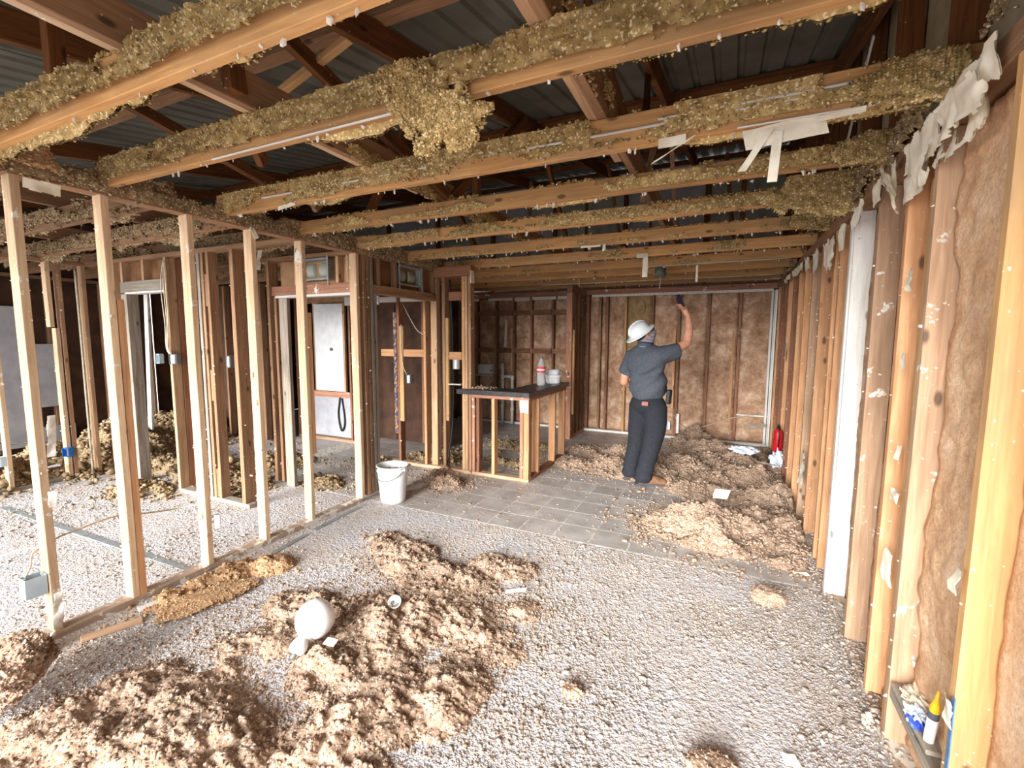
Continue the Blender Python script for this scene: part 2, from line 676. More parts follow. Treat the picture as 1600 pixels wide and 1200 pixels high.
# floor: slab, carpet, ceramic tiles
floor = bx('floor', None, -9.4, 0.95, -3.5, 8.1, -0.14, -0.012, M_CONCRETE)
tag(floor, kind='structure')
carp = bx('carpet', floor, -8.6, XR, -2.6, 3.37, -0.0125, 0.006, M_CARPET)
grout = bx('grout_bed', floor, -5.22, XR, 3.372, 7.70, -0.0125, 0.0053, M_GROUT)
slabl = bx('hall_carpet', floor, -8.6, -5.23, 3.372, 7.70, -0.0125, 0.004, M_CARPET)
TS = 0.3025
tile_me = mesh_data('tile', *box_geo(TS - .011, .284, .010, .0015), M_TILE)
xs = [0.30 - TS * k for k in range(-1, 18)]
ys = [3.385 + 0.292 * k for k in range(15)]
for yi, y in enumerate(ys):
    for xi, x in enumerate(xs):
        x1, y1 = min(x + TS - .011, XR - .002), min(y + .284, 7.70)
        if x + TS > XR or y + .284 > 7.7:
            V, F = box_geo(x1 - x, y1 - y, .010, .0015)
            me = mesh_data('tile', V, F, M_TILE)
        else:
            me = tile_me
        o = bpy.data.objects.new('tile', me)
        put(o, floor, Matrix.Translation(((x + x1) / 2, (y + y1) / 2, -.004 + rng.uniform(-.0001, .0004))))

FLECK = {}


def fleck(key, x, y, z, s=None):
    FLECK.setdefault(key, []).append((x, y, z, s or (random.uniform(.003, .008) if random.random() < .88 else random.uniform(.009, .016))))


def stud_flecks(key, x0, x1, y0, y1, z0, z1, n):
    for _ in range(n):
        z = random.uniform(z0, z1)
        if random.random() < .6:
            fleck(key, random.choice((x0, x1, random.uniform(x0, x1))), y0, z)
        else:
            fleck(key, x1, random.uniform(y0, y1), z)


def stud(parent, x0, x1, y0, y1, z0=0.045, z1=2.40, mat=W_STUD, name='stud', fl=14, bow=.004):
    o = bx(name, parent, x0, x1, y0, y1, z0, z1, mat, bow)
    if fl:
        stud_flecks(parent.name, x0, x1, y0, y1, z0, z1, fl)
    return o


ground = bx('ground', None, -22, 14, -16, -3.502, -.16, -.02, M_CONCRETE)  # unseen ground outside, added to bounce daylight up under the ceiling
tag(ground, kind='structure')

# ---- left partition, open studs, with a doorway and a vent above it
wl = empty('wall_left', (XL, 0, 0), kind='structure')
for y, mt in ((-.85, W_STUD), (-.42, W_PALE), (.0, W_STUD), (.60, W_PALE), (1.03, W_PALE), (1.385, W_PALE), (1.83, W_PALE), (2.265, W_PALE), (2.70, W_PALE)):
    stud(wl, XL - .085, XL, y, y + .038, mat=mt, fl=22)
bx('sister_stud', wl, XL - .085, XL, 1.426, 1.462, .03, 1.83, W_ORANGE)
bx('sister_stud', wl, XL - .085, XL, 2.742, 2.778, .62, 1.82, W_ORANGE)
for i, y in enumerate((3.30, 3.39, 3.44, 3.49)):
    stud(wl, XL - .085, XL, y, y + .038, z1=2.40, mat=(W_PALE, W_BROWN, W_BROWN, W_GREY)[i], fl=14)
bx('bottom_plate', wl, XL - .088, XL + .002, YF, 3.30, .006, .045, W_WORN)
bx('top_plate', wl, XL - .09, XL + .004, YF, 4.70, 2.395, 2.438, W_BROWN)
bx('trimmer_stud', wl, XL - .085, XL, 3.54, 3.575, .045, 2.05, W_GREY)
bx('door_header', wl, XL - .10, XL + .005, 3.535, 4.60, 2.05, 2.135, W_BROWN)
bx('header_board', wl, XL - .10, XL - .06, 3.58, 4.56, 2.14, 2.39, M_PLY)
for y in (3.60, 3.86, 4.34, 4.55):
    bx('cripple_stud', wl, XL - .06, XL, y, y + .036, 2.137, 2.393, W_BROWN)
for y in (4.60, 4.645):
    stud(wl, XL - .085, XL, y, y + .038, mat=W_STUD)

# ---- hallway wall across the end of the left room (vent over its doorway)
wh = empty('wall_hall', (-3.8, 3.33, 0), kind='structure')
bx('door_header', wh, -4.36, XL - .09, 3.33, 3.42, 2.045, 2.14, W_REDPAINT)
bx('door_casing', wh, -4.30, XL - .09, 3.322, 3.425, 2.018, 2.044, W_PAINT)
bx('header_board', wh, -4.30, XL - .10, 3.40, 3.42, 2.142, 2.395, M_PLYTAN)
bx('top_plate', wh, -4.40, XL - .09, 3.32, 3.42, 2.397, 2.438, W_BROWN)
for x in (-4.02, -3.45, -3.32):
    bx('cripple_stud', wh, x, x + .036, 3.335, 3.398, 2.142, 2.395, W_STUD)
stud(wh, -4.40, -4.362, 3.30, 3.42, mat=W_BROWN)
bx('door_jamb', wh, -4.26, -4.14, 3.33, 3.37, .006, 2.015, W_GREY)
stud(wh, -4.335, -4.30, 3.33, 3.42, mat=W_BROWN, z1=2.04)

# ---- cross wall of the left room
wc = empty('wall_cross', (-5, 2.7, 0), kind='structure')
for x0, x1, d, mt in ((-5.09, -5.05, .089, W_STUD), (-4.79, -4.752, .089, W_STUD), (-4.56, -4.52, .089, W_GREY), (-4.08, -4.03, .11, W_BROWN), (-6.05, -6.01, .089, W_STUD)):
    stud(wc, x0, x1, 2.70, 2.70 + d, mat=mt, fl=18)
for k in range(2):
    stud(wc, -5.088, -5.05, 2.795 + .095 * k, 2.885 + .095 * k, mat=W_RED, fl=0)
stud(wc, -4.50, -4.462, 2.70, 2.79, z1=2.4, mat=W_BROWN)
stud(wc, -4.42, -4.382, 2.70, 2.79, z1=2.4, mat=W_BROWN)
bx('blocking', wc, -4.46, -4.42, 2.71, 2.79, 1.0, 1.3, W_BROWN)
bx('blocking', wc, -4.46, -4.42, 2.71, 2.79, .05, .33, W_BROWN)
bx('blocking', wc, -4.46, -4.42, 2.71, 2.79, 1.9, 2.2, W_BROWN)
bx('sister_stud', wc, -4.752, -4.716, 2.705, 2.785, .55, 1.75, W_YELLOW)
bx('door_jamb', wc, -5.88, -5.77, 2.69, 2.80, .006, 2.06, W_GREY)
bx('door_header', wc, -5.90, -5.10, 2.70, 2.79, 2.075, 2.19, W_GREY)
bx('door_casing', wc, -5.80, -5.10, 2.69, 2.80, 2.06, 2.075, W_PAINT)
for x in (-5.90, -5.50):
    bx('cripple_stud', wc, x, x + .038, 2.71, 2.79, 2.19, 2.397, W_STUD)
bx('header_board', wc, -5.88, -5.12, 2.785, 2.80, 2.19, 2.397, M_PLY)
bx('top_plate', wc, -6.6, XL - .09, 2.70, 2.79, 2.397, 2.438, W_BROWN)
bx('bottom_plate', wc, -5.09, -3.98, 2.70, 2.79, .006, .045, W_GREY)
bx('drywall_strip', wc, -4.12, -3.60, 4.10, 4.12, 1.99, 2.09, M_WHITE)

# ---- far wall of the left room
wf = empty('wall_far_left', (-6.6, 2, 0), kind='structure')
for y in (.3, .8, 1.3, 1.93, 2.66):
    stud(wf, -6.689, -6.6, y, y + .038, mat=W_PALE if y < 2.6 else W_STUD, fl=14)
stud(wf, -6.689, -6.6, 2.40, 2.438, z0=.045, z1=1.70, mat=W_PALE)
stud(wf, -6.689, -6.6, 2.36, 2.398, z0=1.71, z1=2.40, mat=W_PALE)
stud(wf, -6.689, -6.6, 2.45, 2.488, mat=W_BROWN)
bx('bottom_plate', wf, -6.69, -6.6, -1, 2.70, .006, .045, W_GREY)
bx('top_plate', wf, -6.69, -6.6, YF, 2.80, 2.397, 2.438, W_BROWN)
bx('hall_stud', wf, -6.689, -6.6, 2.85, 2.888, .045, 2.397, W_RED)

# ---- outer wall on the left
wo = empty('wall_outer_left', (-8.6, 3, 0), kind='structure')
for y0 in (1.1, 4.4):
    bx('sheathing', wo, -8.72, -8.70, y0, y0 + 3.28, 0.0, 2.5, M_DARKPLY)
for k in range(11):
    y = 1.2 + .62 * k
    stud(wo, -8.70, -8.61, y, y + .038, mat=W_BROWN, fl=0)
bx('top_plate', wo, -8.70, -8.61, 1.1, YB, 2.397, 2.438, W_BROWN)
bx('drywall_sheet', wo, -8.60, -8.588, 1.45, 2.74, .10, 2.0, M_DRYWALL)
bx('drywall_sheet', wo, -8.60, -8.588, 2.86, 3.10, .62, 1.5, M_DRYWALL)
bx('drywall_sheet', wo, -8.60, -8.588, 2.80, 3.25, .05, .34, M_DRYWALL)

# ---- kitchen wall (y = 4.57)
wk = empty('wall_kitchen', (-3.3, 4.57, 0), kind='structure')
stud(wk, -3.735, -3.70, 4.57, 4.66, mat=W_RED)
bx('sister_stud', wk, -3.70, -3.64, 4.57, 4.60, .56, 1.76, W_YELLOW)
bx('striped_strip', wk, -3.785, -3.74, 4.565, 4.575, .40, 1.93, M_STRIPED)
stud(wk, -3.335, -3.30, 4.57, 4.66, z1=2.05, mat=W_ORANGE)
stud(wk, -3.06, -3.02, 4.57, 4.66, mat=W_BROWN)
bx('sister_stud', wk, -3.015, -2.975, 4.575, 4.61, .62, 1.85, W_YELLOW)
for i, x in enumerate((-2.79, -2.75, -2.705)):
    stud(wk, x, x + .036, 4.57, 4.66, z1=2.32, mat=(W_ORANGE, W_STUD, W_BROWN)[i], fl=12)
bx('bottom_plate', wk, -4.0, -2.67, 4.565, 4.665, -.001, .042, W_DUSTY)
bx('blocking', wk, -4.0, -3.74, 4.58, 4.65, 1.38, 1.47, W_ORANGE)
bx('blocking', wk, -3.64, -3.34, 4.58, 4.65, 1.38, 1.47, W_ORANGE)
bx('blocking', wk, -2.97, -2.80, 4.58, 4.65, 1.36, 1.45, W_ORANGE)
bx('door_casing', wk, -4.05, -3.17, 4.60, 4.66, 2.06, 2.125, W_PAINT)
bx('blocking', wk, -2.97, -2.80, 4.58, 4.65, 2.05, 2.15, W_RED)
bx('door_header', wk, -3.16, -2.66, 4.56, 4.67, 2.325, 2.438, W_RED)
bx('drywall_scrap', wk, -2.668, -2.656, 4.56, 4.64, 2.24, 2.38, M_PAPER)

# ---- pantry wall, dark boards behind the kitchen wall
wp = empty('wall_pantry', (-4.3, 5.6, 0), kind='structure')
for k in range(3):
    bx('plywood_panel', wp, -5.1 + .50 * k, -4.61 + .50 * k, 5.60, 5.615, .02, 2.3, M_DARKPLY)
for x in (-5.05, -4.5, -4.05, -3.66):
    stud(wp, x, x + .038, 5.50, 5.59, mat=W_RED, fl=6)
bx('top_plate', wp, -5.1, -3.6, 5.50, 5.60, 2.397, 2.438, W_RED)
stud(wp, -3.62, -3.58, 5.50, 5.59, mat=W_GREY, fl=6)

# ---- rear of the hall: grey wall with a white access door hung on it
wr = empty('wall_hall_rear', (-5.5, 5.2, 0), kind='structure')
bx('drywall_sheet', wr, -6.2, -5.12, 5.24, 5.255, .05, .74, M_DRYWALL)
bx('sill_board', wr, -6.1, -5.10, 5.17, 5.23, .69, .775, W_REDPAINT)
for x in (-6.25, -5.12, -5.0):
    stud(wr, x, x + .038, 5.15, 5.24, mat=W_STUD if x > -5.1 else W_RED, fl=6)
bx('top_plate', wr, -6.3, -4.95, 5.15, 5.24, 2.397, 2.438, W_RED)
bx('bottom_plate', wr, -6.25, -4.9, 5.15, 5.24, .0, .045, W_DUSTY)
bx('drywall_sheet', wr, -6.2, -5.14, 5.245, 5.26, 2.14, 2.39, M_PLYTAN)


# ---- back wall
def batt_geo(u0, u1, z0, z1, res, depth, seed, flatedge=.02):
    nu, nz = max(6, int((u1 - u0) / res)), max(10, int((z1 - z0) / res))
    U, Z = np.meshgrid(np.linspace(u0, u1, nu), np.linspace(z0, z1, nz), indexing='ij')
    d = depth * (.25 + .9 * fbm(U * 3.1, Z * 2.3, 4, seed)) + .012 * billow(U * 18, Z * 13, seed + 5) + .006 * billow(U * 43, Z * 37, seed + 9)
    e = np.minimum(np.minimum(U - u0, u1 - U) / flatedge, np.minimum(Z - z0, z1 - Z) / flatedge)
    d = d * np.clip(e, 0, 1) ** .5
    i = np.arange(nu * nz).reshape(nu, nz)
    F = np.stack([i[:-1, :-1], i[1:, :-1], i[1:, 1:], i[:-1, 1:]], -1).reshape(-1, 4)
    return U.ravel(), Z.ravel(), d.ravel(), F


wb = empty('wall_back', (-2, YB, 0), kind='structure')
bst = [(.17, W_RED), (-.26, W_RED), (-.69, W_RED), (-1.10, W_RED), (-1.53, W_YELLOW), (-1.84, W_RED), (-1.96, W_BROWN), (-2.17, W_RED),
       (-2.44, W_REDPAINT), (-2.81, W_RED), (-3.23, W_RED), (-3.58, W_BROWN), (-3.95, W_BROWN), (-4.36, W_BROWN), (-4.75, W_BROWN)]
for i, (x, mt) in enumerate(bst):
    stud(wb, x - .019, x + .019, YB - .02, YB + .069, z1=2.35, mat=mt, fl=16)
for x, z0, z1 in ((.10, .35, 1.75), (-.745, .5, 1.75), (-3.62, 1.0, 1.8), (-3.99, 1.0, 1.8)):
    bx('sister_stud', wb, x - .018, x + .018, YB - .015, YB + .05, z0, z1, W_ORANGE if x > -1 else W_STUD)
bx('bottom_plate', wb, -4.8, XR, YB - .02, YB + .07, .0, .042, W_PAINT)
bx('top_plate', wb, -4.8, XR, YB - .02, YB + .07, 2.352, 2.438, W_REDPAINT)
bx('drywall_edge', wb, -2.1, XR - .05, YB - .034, YB - .022, 2.312, 2.352, M_PLASTER)
for x0, x1 in ((-4.7, -4.3), (-4.1, -3.6), (-3.55, -3.26), (-3.2, -2.75), (-2.72, -2.5)):
    bx('drywall_edge', wb, x0, x1, YB - .034, YB - .022, 2.27 + random.uniform(0, .04), 2.352, M_PLASTER)
pts = sorted([b[0] for b in bst] + [XR])
for i in range(len(pts) - 1):
    a, b = pts[i] + .02, pts[i + 1] - .02
    if b - a < .06:
        continue
    U, Z, d, F = batt_geo(a, b, .045, 2.345, .022, .05, 100 + i)
    mt = M_BATT
    if i == len(pts) - 6:
        mt = M_BATT
    obj('insulation_batt', np.stack([U, YB + .075 - d * 1.1, Z], -1), F[:, ::-1], mt, wb, smooth=True)
# facing paper with an oval hole high between two studs
U, Z, d, F = batt_geo(-1.505, -1.125, 1.45, 2.34, .02, .03, 77)
obj('kraft_facing', np.stack([U, YB + .045 - d, Z], -1), F[:, ::-1], M_KRAFT, wb, smooth=True)
V, Fl = lathe_geo([(.055, 0), (.075, .006), (.080, .004), (.085, 0)], 24)
obj('paper_ring', xf(V, Matrix.Translation((-1.30, YB - .012, 2.13)) @ Matrix.Rotation(math.pi / 2, 4, 'X') @ Matrix.Scale(1.4, 4, (0, 1, 0))), Fl, M_KRAFT, wb)
for z, x0, x1 in ((2.03, -4.35, -2.46), (1.34, -4.35, -2.46)):
    cuts = [x0, -3.97, -3.60, -3.25, -2.83, x1]
    for a, b in zip(cuts[:-1], cuts[1:]):
        bx('blocking', wb, a + .022, b - .012, YB - .015, YB + .03, z, z + .088, W_RED)
bx('blocking', wb, .19, XR - .02, YB + .01, YB + .05, .45, .47, W_PAINT)
bx('corner_trim', wb, XR - .075, XR - .045, YB - .06, YB - .03, .03, 2.33, W_PAINT)
bx('corner_trim', wb, XR - .035, XR - .005, YB - .06, YB - .03, .03, 2.33, W_PAINT)
bx('sheathing', wb, -9.0, .8, YB + .09, YB + .11, -.05, 2.5, M_DARKPLY)
# short return wall beside the kitchen
wn = empty('wall_kitchen_return', (-2.24, 7.2, 0), kind='structure')
stud(wn, -2.29, -2.20, 6.90, 6.938, z1=2.33, mat=W_REDPAINT)
for y in (6.95, 7.0, 7.1, 7.3, 7.5, 7.62):
    stud(wn, -2.285, -2.205, y, y + .04, z1=2.33, mat=W_BROWN, fl=6)
bx('sheathing', wn, -2.30, -2.288, 6.94, 7.69, .045, 2.33, M_PLY)
bx('sister_stud', wn, -2.20, -2.165, 6.945, 6.98, .4, 1.75, W_YELLOW)
bx('bottom_plate', wn, -2.29, -2.20, 6.90, 7.69, .0, .043, W_REDPAINT)
bx('top_plate', wn, -2.29, -2.20, 6.90, 7.69, 2.333, 2.438, W_BROWN)

# ---- right wall: studs, fibreglass between them, boards behind
wr_ = empty('wall_right', (XR, 3, 0), kind='structure')
rst = [(-.9, W_STUD), (-.49, W_STUD), (-.08, W_STUD), (.33, W_STUD), (.80, W_STUD), (1.215, W_STUD), (1.635, W_YELLOW), (2.125, W_DUSTY), (2.40, W_ORANGE), (2.80, W_DUSTY),
       (3.275, W_PAINT), (3.62, W_ORANGE), (3.78, W_ORANGE), (4.25, W_ORANGE), (4.66, W_DUSTY), (5.06, W_ORANGE), (5.47, W_ORANGE), (5.88, W_RED), (6.33, W_ORANGE), (6.74, W_RED), (7.15, W_RED), (7.5, W_ORANGE)]
for i, (y, mt) in enumerate(rst):
    stud(wr_, XR, XR + .095, y, y + .038, z0=.045, z1=2.35, mat=mt, fl=0, bow=.003)
    for _ in range(16):
        fleck('wall_right', XR + random.uniform(0, .09), y - .001, random.uniform(.05, 2.3))
        if random.random() < .4:
            fleck('wall_right', XR - .001, y + random.uniform(0, .038), random.uniform(.05, 2.3))
bx('sister_stud', wr_, XR + .004, XR + .085, 2.165, 2.195, .05, 2.20, W_YELLOW)
bx('white_trim', wr_, XR - .012, XR, 3.285, 3.33, .02, 2.30, W_PAINT)
bx('bottom_plate', wr_, XR, XR + .095, YF, YB, .0, .044, W_WORN)
bx('top_plate', wr_, XR - .002, XR + .097, YF, YB, 2.352, 2.438, W_BROWN)
bx('corner_trim', wr_, XR - .02, XR, 7.60, 7.64, .03, 2.33, W_PAINT)
for y0, y1 in ((YF, 1.2), (1.2, 3.62), (3.62, 6.06), (6.06, 8.0)):
    bx('sheathing', wr_, XR + .105, XR + .12, y0 + .003, y1 - .003, -.05, 2.5, M_PLYTAN)
for i in range(len(rst) - 1):
    a, b = rst[i][0] + .04, rst[i + 1][0] - .002
    if b - a < .12:
        continue
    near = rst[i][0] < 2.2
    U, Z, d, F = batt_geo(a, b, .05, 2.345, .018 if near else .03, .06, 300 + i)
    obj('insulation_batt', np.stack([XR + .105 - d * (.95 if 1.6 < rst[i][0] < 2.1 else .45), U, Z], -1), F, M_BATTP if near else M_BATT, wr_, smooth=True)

# ---- ceiling: top members and joists
ce = empty('ceiling', (-1.3, 3, H), kind='structure')
JY = [.92, 1.41, 2.07, 2.68, 3.31, 4.05, 4.78, 5.45, 6.10, 6.70, 7.25]
JOIST = []
for i, y in enumerate(JY):
    xl_ = XL - .06 if y < 4.5 else -4.7
    o = bx('joist', ce, xl_, XR + .09, y, y + .04, H, H + (.14 if i < 3 else .095), W_JOIST, .004)
    JOIST.append(o)
for y in (-.8, -.25, .30):
    bx('joist', ce, XL - .06, XR + .09, y, y + .04, H, H + .14, W_JOIST, .004)
JL = [.5, 1.12, 1.75, 2.30, 2.86, 3.46, 4.1, 4.7, 5.3]
JOISTL = []
for y in JL:
    JOISTL.append(bx('joist', ce, -8.6, XL - .03, y, y + .04, H, H + .14, W_BROWN, .004))
# long stiffener boards laid across the joists
RUN = []
for x in (-6.2, -4.6, -1.88, -.54):
    RUN.append(bx('stiffener_board', ce, x - .02, x + .02, .2 if x > -4 else 0.2, 7.5, H + .141, H + .284, W_BROWN, .003))

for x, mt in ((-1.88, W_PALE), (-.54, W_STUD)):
    bx('lit_edge_strip', ce, x - .062, x - .021, .2, 2.60, H + .141, H + .165, mt, .002)  # pale strip added to paint the lit lower edge of each stiffener board

# ---- roof: corrugated sheets on purlins and rafters
ro = empty('roof', (-4, 3, ROOF0), kind='structure')
prof = []
px = 0.0
while px < .80:
    prof += [(px, 0), (px + .055, 0), (px + .07, .02), (px + .10, .02), (px + .115, 0)]
    px += .16
prof.append((px + .02, 0))
y0, y1 = -1.35, 8.0
V, n = [], len(prof)
for t in range(2):
    for (x, zz) in prof:
        V.append((x, (y0, y1)[t], zroof((y0, y1)[t]) + zz + .002))
for t in range(2):
    for (x, zz) in prof:
        V.append((x, (y0, y1)[t], zroof((y0, y1)[t]) + zz + .0035))
F = [(i, i + 1, n + i + 1, n + i) for i in range(n - 1)] + [(2 * n + i, 3 * n + i, 3 * n + i + 1, 2 * n + i + 1) for i in range(n - 1)]
sheet_me = mesh_data('corrugated_sheet', np.array(V), np.array(F), M_SHEET)
for k in range(13):
    o = bpy.data.objects.new('corrugated_sheet', sheet_me)
    put(o, ro, Matrix.Translation((-9.2 + .80 * k, 0, .004 * (k % 2))))
for y in (-1.25, -.45, .75, 1.93, 3.1, 4.25, 5.4, 6.5, 7.5):
    bx('purlin', ro, -9.1, .98, y, y + .09, zroof(y) - .045, zroof(y) - .002, W_ATTIC if y != 1.93 else W_BROWN)
for x in (-8.0, -6.5, -5.0, -2.93, -1.70, -.52, .64):
    a, b = (x, -1.3, zroof(-1.3) - .125), (x, 7.75, zroof(7.75) - .125)
    board('rafter', ro, a, b, .04, .14, W_ATTIC, (1, 0, 0), .003)
# truss webs and struts
for a, b, ww in (((-1.99, 1.64, 3.06), (-1.79, 2.76, 2.60), .085), ((-3.47, 1.68, 3.08), (-2.82, 2.41, 2.60), .085), ((-2.93, 3.4, 3.38), (-2.9, 2.6, 2.6), .085),
                 ((-.67, 2.23, 3.20), (-.47, 2.35, 2.60), .085), ((-.555, 3.30, 3.36), (-.40, 2.34, 2.60), .06), ((-.24, 2.52, 3.28), (-.42, 2.12, 2.92), .06),
                 ((-1.84, 1.25, 3.02), (-1.84, 1.29, 2.60), .085), ((-2.46, .97, 3.0), (-2.46, .97, 2.58), .06), ((-1.61, 2.85, 3.30), (-1.61, 2.85, 2.60), .07),
                 ((-2.45, 3.2, 3.35), (-2.64, 2.91, 2.58), .08), ((-1.66, 3.8, 3.5), (-1.88, 2.9, 2.60), .08), ((-1.66, 4.1, 3.55), (-1.75, 5.4, 2.60), .08),
                 ((-.52, 4.2, 3.55), (-.55, 5.5, 2.60), .08), ((-.52, 3.9, 3.5), (-.58, 3.4, 2.60), .07), ((-1.1, 7.2, 4.0), (-1.1, 7.2, 2.58), .06), ((-.3, 7.1, 4.0), (-.3, 7.1, 2.58), .06),
                 ((-2.93, 4.2, 3.5), (-2.9, 5.3, 2.6), .08), ((-2.2, 1.4, 3.02), (-2.44, 1.85, 2.60), .07), ((-2.0, 6.9, 4.0), (-2.0, 6.9, 2.58), .07), ((-2.7, 6.4, 3.9), (-2.75, 6.4, 2.58), .07),
                 ((-1.45, 5.9, 3.8), (-1.3, 6.4, 2.6), .07), ((.1, 5.8, 3.75), (.1, 5.8, 2.6), .07), ((-.1, 6.3, 3.85), (.05, 6.35, 2.6), .06)):
    board('web_strut', ro, a, b, .038, ww, W_ATTIC if random.random() < .75 else W_BROWN, (1, .2, 0))
board('splintered_brace', ro, (-2.35, 1.86, 2.94), (-1.72, 1.80, 3.06), .04, .035, W_YELLOW, (0, 1, 0))

# gable end over the right wall and high back wall of the roof space
wg = empty('wall_gable_right', (XR + .1, 3, H), kind='structure')


def gable_panel(parent, x0, x1, ya, yb, zb, mat, name):
    V = np.array([(x, y, z) for x in (x0, x1) for (y, z) in ((ya, zb), (yb, zb), (yb, zroof(yb) - .01), (ya, zroof(ya) - .01))])
    F = np.array([(3, 2, 1, 0), (4, 5, 6, 7), (0, 1, 5, 4), (1, 2, 6, 5), (2, 3, 7, 6), (3, 0, 4, 7)])
    return obj(name, V, F, mat, parent)


for k in range(8):
    ya = -1.3 + 1.22 * k
    gable_panel(wg, XR + .105, XR + .12, ya + .003, min(ya + 1.217, 7.9), 2.50, M_BEIGE, 'sheathing')
for k in range(15):
    y = -.9 + .61 * k
    bx('gable_stud', wg, XR + .015, XR + .10, y, y + .06 if k % 3 else y + .09, 2.44, zroof(y) - .06, W_ATTIC)
board('white_lath', wg, (XR - .02, 3.95, 2.55), (XR - .0, 3.20, 3.25), .03, .01, W_PAINT, (0, 1, 0))
wgl = empty('wall_gable_left', (-8.75, 3, H), kind='structure')
for k in range(8):
    ya = -1.3 + 1.22 * k
    gable_panel(wgl, -8.76, -8.745, ya + .003, min(ya + 1.217, 7.9), 2.44, M_DARKPLY, 'sheathing')
wgb = empty('wall_attic_back', (-2, YB, H), kind='structure')
for k in range(8):
    xa = -8.9 + 1.22 * k
    bx('sheathing', wgb, xa, xa + 1.214, YB + .05, YB + .065, 2.50, zroof(YB) - .015, M_GREENGREY if k % 2 else M_DRYWALL)
for k in range(8):
    xa = -8.9 + 1.22 * k
    bx('attic_stud', wgb, xa - .03, xa + .03, YB - .03, YB + .045, 2.44, zroof(YB) - .17, W_ATTIC)
bx('white_flashing', wgb, -5.5, XR, YB - .02, YB + .04, zroof(YB) - .23, zroof(YB) - .20, W_PAINT)
bx('ledger', wgb, -5.5, XR, YB - .05, YB - .035, 3.18, 3.26, W_ATTIC)
# ------------------------------------------------------------------ clinging insulation
def sheet_geo(P, mask, t_front, t_back, nrm):
    """grid sheet P (nu,nv,3) kept where mask>0, thickened both ways along nrm and pinched shut at its ragged edge"""
    nu, nv = mask.shape
    ed = np.clip(mask / .10, 0, 1) ** .6
    A = P + nrm * (t_front * ed)[..., None]
    i = np.arange(nu * nv).reshape(nu, nv)
    q = np.stack([i[:-1, :-1], i[1:, :-1], i[1:, 1:], i[:-1, 1:]], -1)
    keep = ((mask[:-1, :-1] > 0) & (mask[1:, :-1] > 0) & (mask[1:, 1:] > 0) & (mask[:-1, 1:] > 0))
    q = q[keep]
    if t_back is None:
        V, F = A.reshape(-1, 3), q
    else:
        Bk = P - nrm * (t_back * ed)[..., None]
        V = np.concatenate([A.reshape(-1, 3), Bk.reshape(-1, 3)])
        F = np.concatenate([q, q[:, ::-1] + nu * nv])
    used = np.unique(F)
    mp = np.zeros(len(V), int)
    mp[used] = np.arange(len(used))
    return V[used], mp[F]


